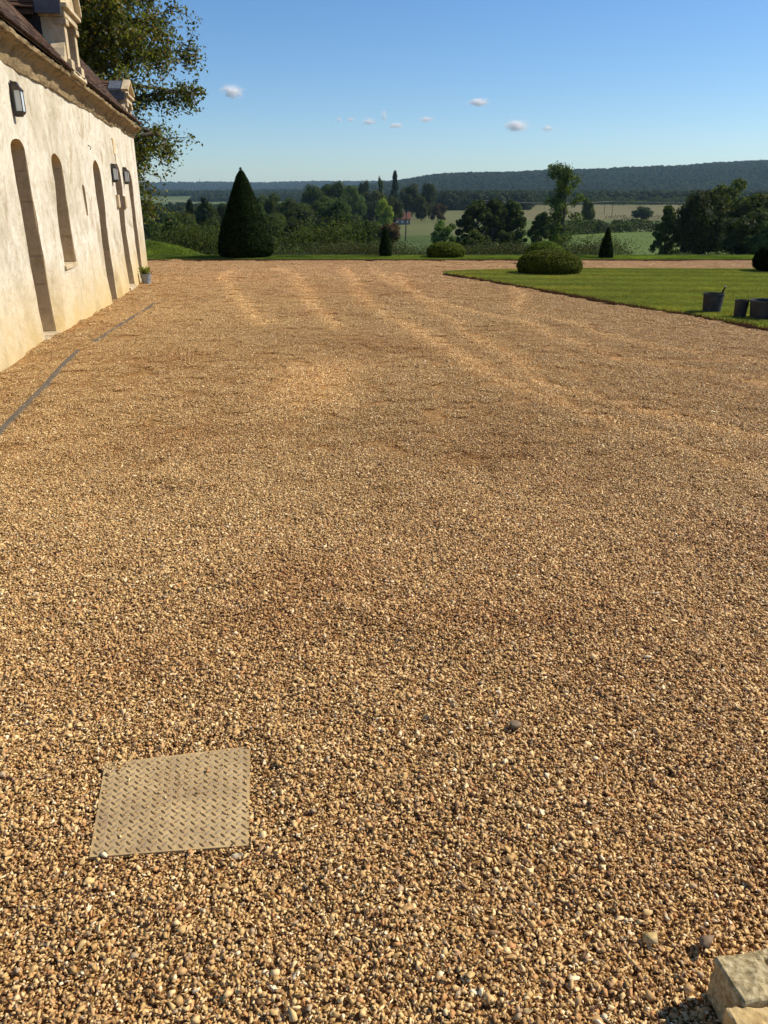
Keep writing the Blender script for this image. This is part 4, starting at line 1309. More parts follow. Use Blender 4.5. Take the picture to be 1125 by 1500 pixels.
def lobes_crown(rng, K, n, shape, card, rmin=.12, rmax=.2):
    """points on the outside of many lobes; unit box x,y -.5.. .5, z 0..1"""
    C, Rr = [], []
    for i in range(K):
        while True:
            c, ok = shape(rng)
            if ok: break
        C.append(c); Rr.append(rng.uniform(rmin, rmax))
    C = np.array(C); Rr = np.array(Rr)
    k = rng.integers(0, K, n * 2)
    d = rng.normal(size=(n * 2, 3)); d /= np.linalg.norm(d, axis=1)[:, None]
    rad = rng.uniform(.70, 1.08, n * 2)
    P = C[k] + d * (Rr[k] * rad)[:, None] * np.array([1, 1, .85])
    # drop points deep inside other lobes
    dist = np.linalg.norm((P[:, None, :] - C[None]) / Rr[None, :, None], axis=2)
    dist[np.arange(len(P)), k] = 9
    keep = dist.min(1) > .62
    P = P[keep][:n]; d = d[keep][:n]; kk = k[keep][:n]
    V, F = cards(P, d, card, rng)
    tone = rng.random(K)[kk]
    r = rep(np.clip(.55 * rng.random(len(P)) + .45 * tone, 0, 1))
    # inner leaf masses so that a crown is not see-through
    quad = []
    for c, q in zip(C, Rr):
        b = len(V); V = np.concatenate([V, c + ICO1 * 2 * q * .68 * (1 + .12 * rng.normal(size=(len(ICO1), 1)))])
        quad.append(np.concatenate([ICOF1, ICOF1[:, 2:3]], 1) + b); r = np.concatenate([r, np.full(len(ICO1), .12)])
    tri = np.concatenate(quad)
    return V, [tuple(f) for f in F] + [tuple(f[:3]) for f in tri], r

def sh_round(rng):
    c = rng.normal(size=3); c /= np.linalg.norm(c); rr = rng.uniform(.15, 1) ** .5
    c = c * rr * np.array([.33, .33, .40]) + np.array([0, 0, .52])
    return c, c[2] > .1
def sh_bush(rng):
    a = rng.uniform(0, 6.28); r = .34 * sqrt(rng.random()); z = rng.uniform(.1, .82 - .9 * r)
    return np.array([r * cos(a), r * sin(a), z]), True
def sh_poplar(rng):
    z = rng.uniform(.12, .9); r = .28 * (1 - abs(z - .4) / .75) * sqrt(rng.random()); a = rng.uniform(0, 6.28)
    return np.array([r * cos(a), r * sin(a), z]), True
def sh_conifer(rng):
    z = rng.uniform(.02, .95); r = .46 * (1 - z) ** .8 * sqrt(rng.random()) ; a = rng.uniform(0, 6.28)
    return np.array([r * cos(a), r * sin(a), z]), True
def sh_up(rng):
    a = rng.uniform(0, 6.28); z = rng.uniform(.04, .93); r = .42 * min(1, (1.06 - z) * 1.7) * sqrt(rng.random())
    return np.array([r * cos(a), r * sin(a), z]), True
def sh_pale(rng):
    a = rng.uniform(0, 6.28); z = rng.uniform(.10, .93); r = (.36 - .2 * abs(z - .6)) * sqrt(rng.random())
    return np.array([r * cos(a), r * sin(a), z]), True

PROTO = {}
def make_proto(kind, variants, shape, K, n, card, m, rmin, rmax, trunk_h=.5):
    out = []
    for v in range(variants):
        rng = np.random.default_rng(100 + v * 7 + len(kind))
        V, F, r = lobes_crown(rng, K, n, shape, card, rmin, rmax)
        V[:, 2] = np.maximum(V[:, 2], .0)
        cm = np_mesh('crown', V, F, m, False, {'rnd': ('FLOAT', r)})
        q = MB()
        q.tube([(0, 0, -.12), (.005, 0, .1), (-.01, .01, .3), (.01, -.005, trunk_h)], [.035, .027, .02, .01], 7)
        for a in range(5):
            t = a * 1.3 + v; z = .22 + .07 * a
            q.tube([(0, 0, z), (.10 * cos(t), .10 * sin(t), z + .10), (.24 * cos(t), .24 * sin(t), z + .22)], [.014, .010, .004], 5)
        out.append((cm, q.mesh('trunk', M['bark'])))
    PROTO[kind] = out
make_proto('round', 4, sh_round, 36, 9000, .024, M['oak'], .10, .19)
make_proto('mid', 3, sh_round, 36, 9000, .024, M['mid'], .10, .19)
make_proto('bush', 3, sh_bush, 24, 3600, .034, M['mid'], .10, .18, .3)
make_proto('poplar', 2, sh_poplar, 26, 3600, .026, M['mid'], .08, .14, .8)
make_proto('conifer', 2, sh_conifer, 40, 4200, .026, M['conifer'], .04, .11, .92)
make_proto('lime', 1, sh_round, 24, 4200, .028, M['lime'], .10, .18)
make_proto('russet', 1, sh_bush, 24, 4000, .030, M['russet'], .10, .18)
make_proto('pale', 2, sh_pale, 26, 4200, .030, M['pale'], .09, .16, .7)
make_proto('willow', 2, sh_conifer, 60, 6000, .026, M['mid'], .05, .10, .85)
# the dense young trees on the right of the field have upright tips
make_proto('upright', 3, sh_up, 60, 9500, .028, M['oak'], .05, .11, .8)

CAT = {'bush': ('bush', 'bush'), 'conifer': ('conifer_tree', 'conifer'), 'poplar': ('poplar_tree', 'tree')}
def tree(kind, X, Y, zt, wd, label, var=0, group=None, sink=.0, base=None):
    pk = PROTO[kind]; cm, tm = pk[var % len(pk)]
    zb = float(T(X, Y)) - .1 if base is None else base
    nm, cat = CAT.get(kind, ('broadleaf_tree', 'tree'))
    if kind == 'russet': nm, cat = 'bush', 'bush'
    R = empty(nm, (X, Y, zb), random.Random(int(X * 10 + Y)).uniform(0, 6.28))
    h = zt - zb
    tag(R, label, cat, group)
    R.scale = (wd, wd, h)
    c = link('crown', cm, R); t = link('trunk', tm, R)
    return R

TREES = [
 ('bush',-38.8,145,-0.2,7.4,'low olive bush mass just right of the facade corner, above the grass bank'),
 ('conifer',-42.4,180,1.3,6.5,'shorter of the two dark pointed conifers left of the big yew cone'),
 ('conifer',-41.3,190,1.9,7.5,'taller of the two dark pointed conifers left of the big yew cone'),
 ('bush',-33.7,165,-1.9,5.5,'dark rounded bush between the pair of conifers and the big yew cone'),
 ('round',-52.5,275,1.4,12.0,'broad dark tree behind the left flank of the big yew cone'),
 ('poplar',-35.4,262,2.8,5.5,'slim poplar rising just right of the big yew cone'),
 ('mid',-37.9,250,1.2,8.4,'dull green tree partly hidden by the right flank of the big yew cone'),
 ('round',-34.1,300,1.6,12.0,'small domed tree to the right of the slim poplar'),
 ('mid',-22.6,160,-1.1,7.9,'spreading mid green tree low beside the big yew cone'),
 ('round',-19.5,175,-2.1,8.3,'dark low crown behind the bright green bush'),
 ('pale',-9.4,100,-1.7,3.0,'bright green loose bush in front of the dark woods left of centre'),
 ('round',-38.4,438,8.2,19.0,'left one of the three domed oaks on the skyline left of centre'),
 ('round',-27.7,450,11.1,25.0,'tallest and widest of the three domed oaks on the skyline left of centre'),
 ('mid',-18.0,475,10.2,18.0,'right one of the three domed oaks on the skyline left of centre'),
 ('mid',-31.2,325,0.1,16.0,'wide olive tree below the domed oaks on the left'),
 ('round',-12.0,212,1.5,12.5,'big dark round tree left of the narrow yew cone'),
 ('round',-14.6,588,14.5,13.5,'round dark tree left of the pointed poplar on the skyline'),
 ('poplar',-2.6,588,17.1,8.6,'pointed poplar left of the spire-like spruce on the skyline'),
 ('mid',-6.7,500,6.9,21.0,'wide dark tree behind the yellow-green tree'),
 ('conifer',7.2,575,18.9,15.0,'tall dark spire-like spruce on the skyline above the red roofed house'),
 ('round',18.3,600,12.5,20.0,'broad tree just right of the spire-like spruce'),
 ('lime',-0.2,375,2.2,11.5,'yellow-green rounded tree left of the red roofed house'),
 ('round',31.8,588,13.2,14.0,'dark egg-shaped tree right of the red roofed house'),
 ('russet',35.2,538,1.6,13.2,'brownish bush at the right end of the hedge by the tan field'),
 ('mid',24.5,538,3.7,13.2,'low round tree just right of the red roofed house'),
 ('russet',0.5,180,-1.6,9.4,'rusty brown bush above the narrow yew cone'),
 ('round',-3.4,155,-1.7,7.9,'dark bush crown left of the rusty brown bush'),
 ('pale',11.1,150,-1.7,7.0,'pale green bush standing before the tan field behind the clipped yellow mound'),
 ('upright',17.5,155,1.0,10.0,'left one of the dense dark trees with upright tips right of centre'),
 ('upright',21.5,162,1.7,10.0,'second of the dense dark trees with upright tips right of centre'),
 ('upright',25.6,165,1.5,10.0,'third of the dense dark trees with upright tips right of centre'),
 ('upright',19.6,172,1.6,9.0,'dark upright tree in the second row behind the left pair of dense upright trees'),
 ('upright',24.0,178,1.9,9.0,'dark upright tree in the second row behind the right pair of dense upright trees'),
 ('upright',29.0,150,-0.5,7.6,'lowest and rightmost of the dense dark trees beside the tall thin tree'),
 ('bush',14.6,135,-1.6,6.1,'rounded bush at the left foot of the dense dark trees'),
 ('mid',92.8,375,2.2,8.4,'small tree at the field edge just right of the tall thin tree'),
 ('round',168.6,538,-2.9,17.0,'lone round dark tree standing in the open field on the right'),
 ('willow',44.8,130,0.6,6.4,'feathery upright tree between the field and the big dark oak'),
 ('round',48.3,125,3.5,11.0,'biggest dark oak of the group at the right edge'),
 ('pale',61.5,150,5.6,13.0,'tall lighter green tree behind the big dark oak at the right edge'),
 ('mid',58.6,130,3.2,11.5,'bright leafed tree at the far right edge of the view'),
 ('round',50.5,112,0.3,9.5,'low dark tree right of the big dark oak'),
 ('mid',50.8,108,-0.6,6.9,'low leafy tree above the right clipped mound'),
 ('bush',6.6,38,-0.75,1.9,'dark low bush left of the second clipped mound, on the terrace edge'),
 ('bush',9.8,34,-0.62,1.1,'small dark bush just right of the little yew cone on the right'),
 ('bush',11.3,35,-0.58,1.5,'small dark bush behind the gravel strip, left of the feathery tree'),
 ('bush',-1.6,44,-0.5,2.2,'grey green scrub bush just left of the narrow yew cone'),
 ('bush',-3.1,42,-0.45,2.2,'grey green scrub bush in the gap left of the narrow yew cone'),
 ('bush',0.9,46,-0.35,2.0,'dark shrub immediately right of the narrow yew cone'),
 ('bush',2.4,46,-0.55,1.6,'dark shrub between the narrow yew cone and the clipped yellow mound'),
 ('bush',-5.0,48,-0.35,2.2,'dull scrub bush below the bright green loose bush'),
 ('bush',-22.5,130,-3.4,7.5,'dark bush low behind the right foot of the big yew cone'),
 ('bush',-11.5,46,0.0,2.6,'left dark bush on the grass bank left of the big yew cone'),
 ('bush',-9.3,46,-0.35,2.4,'right dark bush on the grass bank left of the big yew cone'),
 ('bush',14.2,38,-0.25,2.2,'dark bush under the feathery tree beyond the gravel strip'),
 ('bush',15.9,38,-0.2,2.4,'dark bush under the big dark oak beyond the gravel strip'),
 ('bush',17.6,38,-0.2,2.4,'dark bush beside the right clipped mound beyond the gravel strip'),
 ('bush',7.9,48,-0.65,3.2,'dark thicket bush in front of the dense upright trees'),
 ('bush',4.9,46,-0.45,2.2,'dark shrub behind the clipped yellow mound'),
 ('bush',10.9,50,-0.9,2.4,'dark shrub behind the two clipped mounds near the tall thin tree'),
 ('mid',-27.0,205,-1.2,9.0,'mid green tree in the wood behind the right flank of the big yew cone'),
 ('round',-25.0,235,0.6,11.5,'dark tree in the wood between the slim poplar and the domed oaks'),
 ('bush',-7.2,70,-2.0,3.6,'dark thicket bush below the big dark round tree'),
 ('round',-30.0,120,-0.6,7.5,'low dark tree filling the gap between the facade corner and the conifers'),
 ('mid',-36.5,150,-0.2,8.5,'olive tree standing in front of the pair of dark conifers'),
 ('round',-28.5,135,-1.4,7.0,'dark tree touching the left flank of the big yew cone'),
 ('round',-46.0,210,1.6,10.0,'dark tree behind and left of the pair of conifers'),
 ('round',-44.0,320,3.4,15.0,'tree in the second row of the wood just right of the yew cone tip'),
 ('mid',-24.0,330,2.8,15.0,'tree filling the wood below the tallest domed oak'),
 ('round',4.5,430,2.6,14.0,'dark tree between the yellow-green tree and the red roofed house'),
 ('mid',97.0,340,-6.2,8.5,'small tree growing in the hedgerow, right of the little yew cone'),
 ('round',84.0,322,-6.6,7.5,'dark bushy tree in the hedgerow straight above the little yew cone'),
 ('bush',-12.8,80,-2.4,4.6,'dark thicket bush low to the right of the big yew cone'),
]
for i, (k, X, Y, zt, wd, lab) in enumerate(TREES):
    tree(k, X, Y, zt, wd, lab, i)

# hedgerow lines across the fields
def hedge(pts, wd, h, label, seed, n=900, cf_=.11, mk='oak'):
    rng = np.random.default_rng(seed)
    P = []
    segs = list(zip(pts[:-1], pts[1:])); L = [math.dist(a, b) for a, b in segs]
    tot = sum(L)
    for (a, b), l in zip(segs, L):
        k = int(n * l / tot); t = rng.random(k)
        P.append(np.stack([a[0] + (b[0] - a[0]) * t, a[1] + (b[1] - a[1]) * t], -1))
    P = np.concatenate(P)
    lo, hi = (.6, 1.0) if mk == 'oak' else (.2, 1.5)
    hh = h * np.clip(.10 + 1.0 * vnoise(P[:, 0] / (h * 1.1), P[:, 1] / (h * 1.1), seed) + .55 * vnoise(P[:, 0] / (h * .3), P[:, 1] / (h * .3), seed + 4), lo, hi)
    X = P[:, 0] + rng.normal(0, wd / 3, len(P)); Y = P[:, 1] + rng.normal(0, wd / 3, len(P))
    Z = T(X, Y) + rng.random(len(P)) ** .7 * hh
    V, F = cards(np.stack([X, Y, Z], -1), rng.normal(size=(len(X), 3)) + np.array([0, 0, .6]), h * cf_, rng)
    o = link('hedge', np_mesh('hedge', V, F, M[mk], False, {'rnd': ('FLOAT', rep(rng.random(len(P))))}))
    tag(o, label, 'hedge')
hedge([(60, 290), (82, 322), (108, 345), (150, 352)], 5, 5.0, 'dark hedgerow crossing the green field on the right', 1, 9000)
hedge([(150, 560), (230, 548), (330, 560)], 4, 3.0, 'thin hedge line at the foot of the tan field on the right', 2, 4000)
hedge([(130, 985), (240, 960), (420, 990)], 8, 9, 'long hedge along the top edge of the tan field', 3, 7000)
hedge([(64, 800), (100, 790), (122, 800)], 6, 5, 'short dark hedge in the tan field behind the dense upright trees', 4, 2500)
hedge([(9.0, 31.5), (12, 31.8), (16, 32), (22, 32)], .6, 1.15, 'low ragged hedge along the terrace edge beyond the gravel strip', 5, 50000, .030, 'scrub')
hedge([(-4, 34), (0, 34), (5, 34), (9.0, 33)], 2.2, 1.5, 'low tangled scrub just below the grass verge in the middle', 6, 110000, .027, 'scrub')
hedge([(-30, 84), (-18, 78), (-8, 74), (-3.5, 73)], 5, 4.2, 'dark woodland undergrowth filling the slope behind the scrub left of centre', 7, 70000, .030, 'mid')

# ------------------------------------------------------------------ tall thin tree
def thin_tree():
    X, Y = 27.0, 125.0
    zb = float(T(X, Y)); H = 6.4 - zb
    rng = np.random.default_rng(12)
    R = empty('broadleaf_tree', (X, Y, zb)); tag(R, 'tall thin open tree with bare trunk rising above the clipped mound on the lawn', 'tree')
    q = MB(); q.tube([(0, 0, -.3), (.15, 0, H * .3), (.35, 0, H * .6), (.2, 0, H * .82), (.3, 0, H * .97)], [.34, .27, .2, .12, .04], 8)
    P, D = [], []
    for i in range(34):
        z = H * (.20 + .78 * i / 34); a = rng.uniform(0, 6.28)
        l = rng.uniform(.9, 2.7) * (1 - .5 * abs(z / H - .62))
        e = np.array([.25 + l * cos(a), l * sin(a), z + rng.uniform(-.8, .9)])
        q.tube([(.25, 0, z - .5), ((.25 + e[0]) / 2, e[1] / 2, z + .1), tuple(e)], [.07, .045, .02], 5)
        for j in range(5):
            t = rng.uniform(.45, 1.1); c = np.array([.25, 0, z - .3]) * (1 - t) + e * t + rng.normal(0, .22, 3)
            k = 46; P.append(c + rng.normal(0, 1, (k, 3)) * np.array([.36, .36, .30]))
    P = np.concatenate(P)
    V, F = cards(P, rng.normal(size=P.shape) + np.array([0, 0, .4]), .21, rng)
    q.obj('trunk', M['bark'], R)
    link('crown', np_mesh('crown', V, F, M['pale'], False, {'rnd': ('FLOAT', rep(rng.random(len(P)) * .75))}), R)
thin_tree()

# ------------------------------------------------------------------ big tree behind the building
def big_tree():
    rng = np.random.default_rng(21)
    bx, by = -10.9, 29.8
    zb = float(T(bx, by)) - .1
    R = empty('walnut_tree', (bx, by, zb)); tag(R, 'large spreading walnut tree with drooping leafy branches behind the tiled roof', 'tree')
    q = MB()
    q.tube([(0, 0, -.3), (.05, 0, 1.2), (.1, 0, 2.6), (0, .1, 4.2), (.1, 0, 6.0), (0, 0, 8.2)], [.42, .34, .30, .24, .17, .07], 12)
    tw = MB()
    P, D = [], []
    for i in range(46):
        z0 = rng.uniform(2.6, 8.6)
        az = rng.uniform(-2.0, 2.0) if i < 36 else rng.uniform(2, 4.3)
        el = rng.uniform(.05, .9) if z0 > 4 else rng.uniform(-.05, .55)
        Ln = rng.uniform(4.0, 5.4) * (1.0 if z0 < 6.5 else .75)
        p = np.array([0, 0, z0]); d = np.array([cos(az) * cos(el), sin(az) * cos(el), sin(el)])
        pts = [p.copy()]; rad = [.13]
        steps = 10
        for s_ in range(steps):
            d = d + rng.normal(0, .10, 3) + np.array([0, 0, -.085 if s_ > 3 else .0]); d /= np.linalg.norm(d)
            if (p + d * Ln / steps)[0] > np.interp(p[2], [3.0, 4.4, 5.7, 9.3], [2.0, 2.8, 4.4, 4.4]): break
            p = p + d * Ln / steps; pts.append(p.copy()); rad.append(.13 * (1 - (s_ + 1) / steps) + .014)
            if s_ >= 2:
                for b in range(4 if s_ < steps - 1 else 6):
                    dd = d * .5 + rng.normal(0, .6, 3); dd /= np.linalg.norm(dd)
                    l2 = rng.uniform(.45, 1.15); p2 = p.copy(); pp = [p2.copy()]
                    for t in range(4):
                        dd = dd + np.array([0, 0, -.16]) + rng.normal(0, .12, 3); dd /= np.linalg.norm(dd)
                        p2 = p2 + dd * l2 / 4; pp.append(p2.copy())
                        k = rng.integers(9, 17)
                        L0 = p2 + rng.normal(0, .13, (k, 3)); P.append(L0); D.append(np.tile(dd, (k, 1)))
                    tw.tube([tuple(v) for v in pp], [.022, .016, .011, .008, .004], 4)
        if len(pts) > 2: q.tube([tuple(v) for v in pts], rad, 7)
    P = np.concatenate(P); D = np.concatenate(D)
    # thin out away from clumps
    keep = fbm(P[:, 0] * 1.1 + 5, P[:, 2] * 1.1 + P[:, 1] * .7, 3) > .31
    P = P[keep]
    V, F = cards(P, rng.normal(size=P.shape) * .7 + np.array([.25, -.1, .7]), .078, rng, 1.8, .5)
    tr = q.obj('trunk', M['bark'], R, smooth=True); t2 = tw.obj('twigs', M['bark'], tr)
    link('crown', np_mesh('crown', V, F, M['walnut'], False, {'rnd': ('FLOAT', rep(rng.random(len(P))))}), R)
big_tree()

# ------------------------------------------------------------------ clipped topiary
def topiary(name, loc, prof, m, label, cat, ncards, csize, seed, jit=.04, tuft=False, group=None, sy=1.0):
    rng = np.random.default_rng(seed)
    R = empty(name, loc); tag(R, label, cat, group)
    zs = np.array([p[1] for p in prof]); rs = np.array([p[0] for p in prof])
    zz = np.linspace(zs[0], zs[-1], 46); n = 56
    t = np.linspace(0, 2 * pi, n, endpoint=False)
    Zg, Tg = np.meshgrid(zz, t, indexing='ij')
    Rg = np.interp(Zg, zs, rs)
    nz = fbm(Tg * 3.2 + seed, Zg * 4.5 / max(zs[-1], .5), seed) * .6 + fbm(Tg * 11, Zg * 14 / max(zs[-1], .5), seed + 5) * .4
    Rg = Rg * (1 + (nz - .5) * jit * 2) * .97
    V = np.stack([Rg * np.cos(Tg), Rg * np.sin(Tg) * sy, Zg], -1).reshape(-1, 3)
    idx = np.arange(46 * n).reshape(46, n)
    F = np.stack([idx[:-1], np.roll(idx, -1, 1)[:-1], np.roll(idx, -1, 1)[1:], idx[1:]], -1).reshape(-1, 4)
    # leaf cards over the surface, weighted by radius
    w_ = np.interp(np.linspace(zs[0], zs[-1], 400), zs, rs) + .05
    cz = rng.choice(np.linspace(zs[0], zs[-1], 400), ncards, p=w_ / w_.sum()); ca = rng.uniform(0, 2 * pi, ncards)
    cr = np.interp(cz, zs, rs)
    n1 = fbm(ca * 3.2 + seed, cz * 4.5 / max(zs[-1], .5), seed) * .6 + fbm(ca * 11, cz * 14 / max(zs[-1], .5), seed + 5) * .4
    cr = cr * (1 + (n1 - .5) * jit * 2) * rng.uniform(.95, 1.022, ncards) * np.where(rng.random(ncards) < .01, 1.04, 1) + .006
    dr = np.gradient(rs, zs); sl = np.interp(cz, zs, dr)
    Nn = np.stack([np.cos(ca), np.sin(ca), -sl], -1); Nn /= np.linalg.norm(Nn, axis=1)[:, None]
    P = np.stack([cr * np.cos(ca), cr * np.sin(ca) * sy, cz], -1)
    V2, F2 = cards(P, Nn, csize, rng, 1.8, .55)
    if tuft:
        P3 = np.stack([rng.normal(0, .022, 110), rng.normal(0, .022, 110), zs[-1] + rng.uniform(-.14, .10, 110)], -1)
        V3, F3 = cards(P3, rng.normal(size=(110, 3)), .022, rng, 3.5)
        V2 = np.concatenate([V2, V3]); F2 = np.concatenate([F2, F3 + len(F2) * 4])
    rn = np.concatenate([np.full(len(V), .15), rep(rng.random(len(F2)))])
    me = np_mesh('clipped_foliage', np.concatenate([V, V2]), np.concatenate([F, F2 + len(V)]), m, False, {'rnd': ('FLOAT', rn)})
    link('clipped_foliage', me, R)
    q = MB(); q.tube([(0, 0, -.05), (0, 0, max(.2, zs[-1] * .4))], [.06, .04], 8); q.obj('trunk', M['bark'], R)
    return R
zc = 3.28
topiary('yew_cone', (-4.85, 28.5, -.37), [(.55, .0), (.80, .05), (.90, .15), (.945, .34), (.905, .62), (.82, .95), (.66, 1.35), (.49, 1.78), (.33, 2.22), (.18, 2.60), (.08, 2.78), (.01, 2.84)], M['yew'],
        'huge dark clipped yew cone standing on the verge left of centre', 'topiary', 26000, .045, 1, .035, True)
topiary('yew_cone', (.05, 28.8, -.37), [(.10, 0), (.19, .05), (.215, .2), (.19, .42), (.13, .70), (.06, .93), (.01, 1.02)], M['yew'],
        'narrow dark yew cone in the middle, next to the clipped yellow mound', 'topiary', 3000, .035, 2, .05)
topiary('yew_cone', (7.66, 27.95, -.36), [(.16, 0), (.23, .04), (.235, .15), (.19, .42), (.12, .68), (.05, .92), (.01, 1.0)], M['yew'],
        'small dark yew cone right of the tall thin tree', 'topiary', 3000, .035, 3, .05)
def mound(rx, h): return [(rx * .72, 0), (rx * .93, h * .12), (rx, h * .35), (rx * .95, h * .58), (rx * .80, h * .78), (rx * .52, h * .93), (rx * .22, h * .99), (.01, h)]
topiary('box_mound', (4.20, 20.45, -.22), mound(.80, .62), M['box'], 'nearest clipped round box mound on the lawn', 'topiary', 26000, .024, 4, .04)
topiary('box_mound', (5.22, 26.3, -.37), mound(.62, .68), M['box'], 'clipped mound mostly hidden behind the nearest mound on the lawn', 'topiary', 12000, .026, 5, .04)
topiary('box_mound', (10.55, 21.2, -.19), mound(.78, .72), M['yew'], 'dark clipped mound cut by the right edge of the view', 'topiary', 16000, .026, 6, .04)
topiary('box_mound', (2.16, 28.35, -.36), mound(.66, .56), M['box'], 'clipped yellowish box mound on the verge beside the narrow yew cone', 'topiary', 12000, .026, 7, .05)

# ------------------------------------------------------------------ far woods
def far_woods():
    rng = np.random.default_rng(5)
    pr = []
    for v in range(6):
        V, F, r = lobes_crown(np.random.default_rng(300 + v), 9, 420, sh_round, .085, .16, .26)
        V = V * np.array([1, 1, .9])
        pr.append(np_mesh('wood_crown', V, F, M['wood far'], False, {'rnd': ('FLOAT', r)}))
    cw = proto_collection('far_crown', pr)
    XS, YS, SS = [], [], []
    def band(y0, y1, a0, a1, n, s0, s1, fld=None):
        Y = np.sqrt(rng.uniform(y0 ** 2, y1 ** 2, n)); A = rng.uniform(a0, a1, n); X = A * Y
        if fld is not None:
            k = fld(X, Y, A); X, Y = X[k], Y[k]
        XS.append(X); YS.append(Y); SS.append(rng.uniform(s0, s1, len(X)))
    # wood behind the tan field and along the right
    band(1000, 1180, .06, .62, 2600, 13, 19, lambda X, Y, A: Y > 1000 + 60 * vnoise(X / 60, Y / 900, 2))
    band(800, 960, .07, .175, 700, 13, 20)
    band(1180, 2000, -.10, .65, 9000, 11, 17, lambda X, Y, A: fbm(X / 260, Y / 260, 14) > .36)
    # left valley woods
    band(300, 520, -.62, -.06, 900, 8, 13, lambda X, Y, A: (A < -.24) | (vnoise(X / 50, Y / 50, 3) > .3))
    band(520, 1150, -.62, -.02, 3800, 9, 15, lambda X, Y, A: fbm(X / 140, Y / 200, 6) > .42)
    def lf(X, Y, A):
        fn = vnoise(X / 330 + 7, Y / 520 + 3, 21)
        return ~((A < -.11) & (Y > 1100) & (Y < 3300) & (fn > .48))
    band(1150, 2300, -.65, -.08, 9000, 10, 15, lf)
    band(1900, 4300, -.66, .66, 42000, 13, 22, lf)
    band(5600, 7100, -.7, .1, 7000, 18, 34)
    X = np.concatenate(XS); Y = np.concatenate(YS); S_ = np.concatenate(SS)
    Z = T(X, Y) - S_ * .12
    k = len(X)
    nn = fbm(X / 120, Y / 120, 33) + rng.normal(0, .35, k)
    tint = np.stack([np.clip(.7 + .6 * nn, .3, 2)] * 3, -1)
    instancer('far_woods', np.stack([X, Y, Z], -1), np.stack([np.zeros(k), np.zeros(k), rng.uniform(0, 6.28, k)], -1), S_, rng.integers(0, 6, k), tint, cw)
far_woods()

# ------------------------------------------------------------------ farm houses, poles, mast
def farmhouse(X, Y, L, D, hw, hr, wallc, roofc, label, lit=True):
    zb = float(T(X, Y)) - .3
    R = empty('farmhouse', (X, Y, zb), -.05); tag(R, label, 'house')
    mw = speckled(label[:18] + ' wall', tuple(c * .8 for c in wallc), wallc, 1.5); mr = speckled(label[:18] + ' roof', tuple(c * .7 for c in roofc), roofc, 2)
    q = MB(); q.prism([(-D / 2, 0), (D / 2, 0), (D / 2, hw), (0, hw + hr - .15), (-D / 2, hw)], -L / 2, L / 2, lambda p, t: (t, p[0], p[1])); q.obj('wall', mw, R)
    q = MB(); q.prism([(-D / 2 - .4, hw - .25), (0, hw + hr), (D / 2 + .4, hw - .25), (D / 2 + .4, hw - .05), (0, hw + hr + .25), (-D / 2 - .4, hw - .05)], -L / 2 - .3, L / 2 + .3, lambda p, t: (t, p[0], p[1])); rf = q.obj('roof', mr, R)
    q = MB(); q.box(L * .3, L * .3 + .8, -.4, .4, hw + hr - .4, hw + hr + 1.1); q.obj('chimney', mw, rf)
    gw = mat('pale window frame', (.75, .75, .72), .4)[0]
    for x in (-L * .3, .1, L * .3):
        q = MB(); q.box(x - .55, x + .55, -D / 2 - .06, -D / 2 - .003, hw * .35, hw * .35 + 1.3); q.obj('window', gw, R)
farmhouse(10.7, 480, 9.5, 6.5, 3.4, 3.6, (.30, .24, .17), (.26, .105, .062), 'small farmhouse with a red brown roof among the trees in mid distance')
farmhouse(-640, 2600, 11, 8, 4, 3, (.75, .73, .68), (.55, .50, .46), 'tiny white farmhouse far off in the left valley')

def pole(X, Y, h, lean, label, arm=True):
    zb = float(T(X, Y)) - .3
    R = empty('power_pole', (X, Y, zb)); tag(R, label, 'pole', 'wooden poles across the fields')
    q = MB(); q.tube([(0, 0, 0), (lean, 0, h)], [.22, .16], 8); q.obj('post', M['bark'], R)
    if arm:
        q = MB(); q.box(lean - .7, lean + .7, -.06, .06, h - .6, h - .45); q.obj('crossarm', M['bark'], R)
pole(6.6, 250, 8.0, .2, 'wooden pole standing in front of the tan field near the centre', False)
pole(165.8, 600, 11.5, .1, 'tallest wooden power pole in the field on the right', True)
pole(74.6, 275, 5.0, -.1, 'short wooden pole above the little yew cone on the right', False)
pole(184, 690, 8.5, 0, 'smaller power pole far behind the tallest one', True)
def wire(a, b, sag, label):
    q = MB(); P = []
    for i in range(15):
        t = i / 14; P.append((a[0] + (b[0] - a[0]) * t, a[1] + (b[1] - a[1]) * t, a[2] + (b[2] - a[2]) * t - sag * 4 * t * (1 - t)))
    q.tube(P, .07, 4); o = q.obj('power_cable', M['iron']); tag(o, label, 'cable')
zt1 = float(T(165.8, 600)) + 11.1
wire((165.9, 600, zt1), (330, 640, zt1 + 1.5), 1.8, 'thin power cable running right from the tallest power pole')
wire((165.9, 600, zt1), (60, 545, zt1 + 1.0), 1.6, 'thin power cable running left from the tallest power pole')

def mast():
    X, Y = -1539., 7000.; zb = float(T(X, Y))
    R = empty('radio_mast', (X, Y, zb)); tag(R, 'thin radio mast on the far blue ridge left of the big yew cone', 'mast')
    q = MB(); q.tube([(0, 0, 0), (0, 0, 52)], [2.2, 1.4], 6); q.obj('lattice_mast', M['iron'], R)
mast()

# ------------------------------------------------------------------ haze
def haze():
    q = MB(); q.box(-7600, 7600, -80, 7700, -48, 178)
    m = bpy.data.materials.new('haze'); m.use_nodes = True
    nt = m.node_tree; nt.nodes.remove(nt.nodes['Principled BSDF'])
    v = N(nt, 'ShaderNodeVolumePrincipled', i_Density=.00005, i_Anisotropy=.2)
    v.inputs['Color'].default_value = (.52, .78, 1.0, 1)
    nt.links.new(v.outputs[0], nt.nodes['Material Output'].inputs['Volume'])
    o = q.obj('haze', m); tag(o, kind='stuff')
haze()

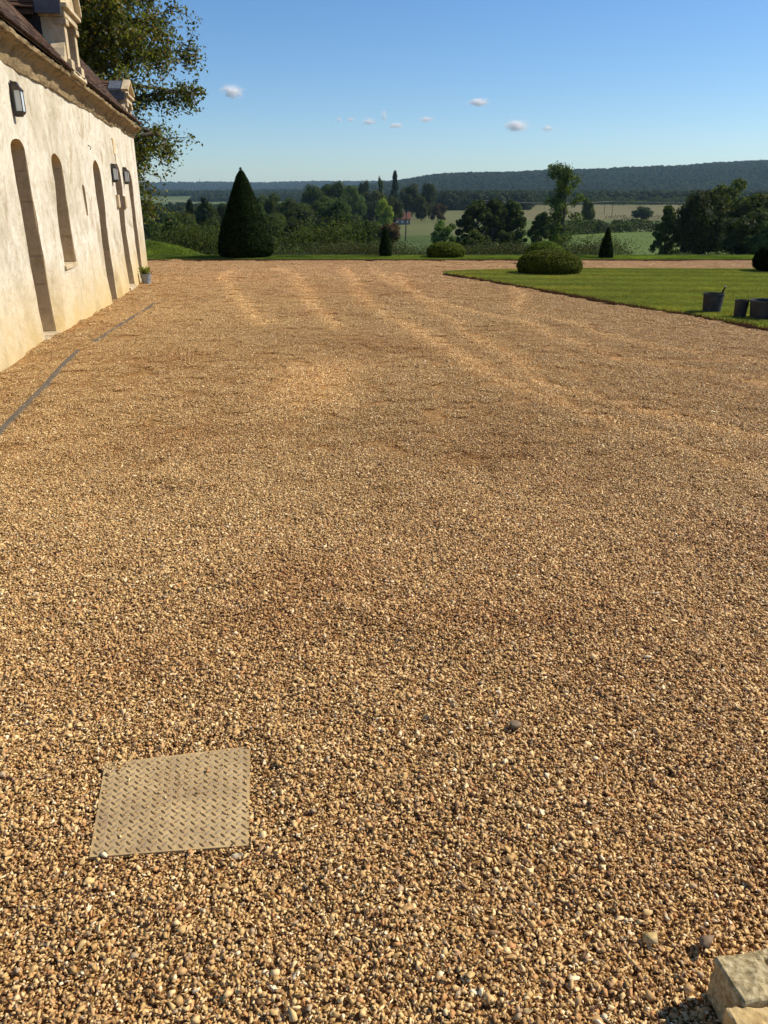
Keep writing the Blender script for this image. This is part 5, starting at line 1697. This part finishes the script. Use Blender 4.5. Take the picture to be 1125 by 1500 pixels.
# ------------------------------------------------------------------ clouds (beyond the haze box)
def cloud_mat():
    m = bpy.data.materials.new('cloud'); m.use_nodes = True
    nt = m.node_tree; nt.nodes.remove(nt.nodes['Principled BSDF'])
    v = N(nt, 'ShaderNodeVolumePrincipled', i_Anisotropy=.0)
    v.inputs['Color'].default_value = (1, 1, 1, 1)
    tc = N(nt, 'ShaderNodeTexCoord')
    ln = N(nt, 'ShaderNodeVectorMath', operation='LENGTH'); nt.links.new(tc.outputs['Object'], ln.inputs[0])
    oi = N(nt, 'ShaderNodeObjectInfo')
    ad = N(nt, 'ShaderNodeVectorMath', operation='ADD'); nt.links.new(tc.outputs['Object'], ad.inputs[0])
    cb = N(nt, 'ShaderNodeCombineXYZ'); nt.links.new(math_(nt, 'MULTIPLY', oi.outputs['Random'], 50), cb.inputs[0]); nt.links.new(cb.outputs[0], ad.inputs[1])
    f = noise(nt, 3.0, 8, .72, vec=ad.outputs[0], dist=.9)
    fall = math_(nt, 'SUBTRACT', 1.0, ln.outputs['Value'], clamp=True)
    d = math_(nt, 'ADD', f, math_(nt, 'MULTIPLY_ADD', fall, .50, -.775))
    d = math_(nt, 'MULTIPLY', math_(nt, 'MAXIMUM', d, 0.0), .22)
    nt.links.new(d, v.inputs['Density'])
    nt.links.new(v.outputs[0], nt.nodes['Material Output'].inputs['Volume'])
    return m
CM = cloud_mat()
cv, cf = ico(3)
cme = np_mesh('cloud', cv * 2, cf, CM, True)
for (X, z, w_, h, lab) in ((-1562, 1021, 290, 170, 'largest puffy white cloud at the left of the sky'), (-468, 762, 80, 70, 'tiny wisp of cloud at the left end of the middle row'),
        (-346, 762, 110, 60, 'second tiny wisp of cloud in the middle row'), (-161, 743, 170, 90, 'small white cloud in the middle row left of the upright wisp'),
        (4, 794, 90, 140, 'upright faint wisp of cloud in the middle row'), (132, 705, 190, 70, 'flat small cloud low at the right of the upright wisp'),
        (439, 762, 200, 65, 'small flat cloud standing alone right of the middle row'), (981, 921, 270, 95, 'white cloud highest in the right half of the sky'),
        (1392, 705, 310, 140, 'broad wispy cloud low in the right half of the sky'), (1716, 679, 150, 80, 'rightmost tiny cloud over the wooded ridge')):
    o = link('cloud', cme, None, (X, 9000, z), (0, 0, 0), (w_ * .5 * 1.7, w_ * .5, h * .5 * 1.7)); tag(o, lab, 'cloud')
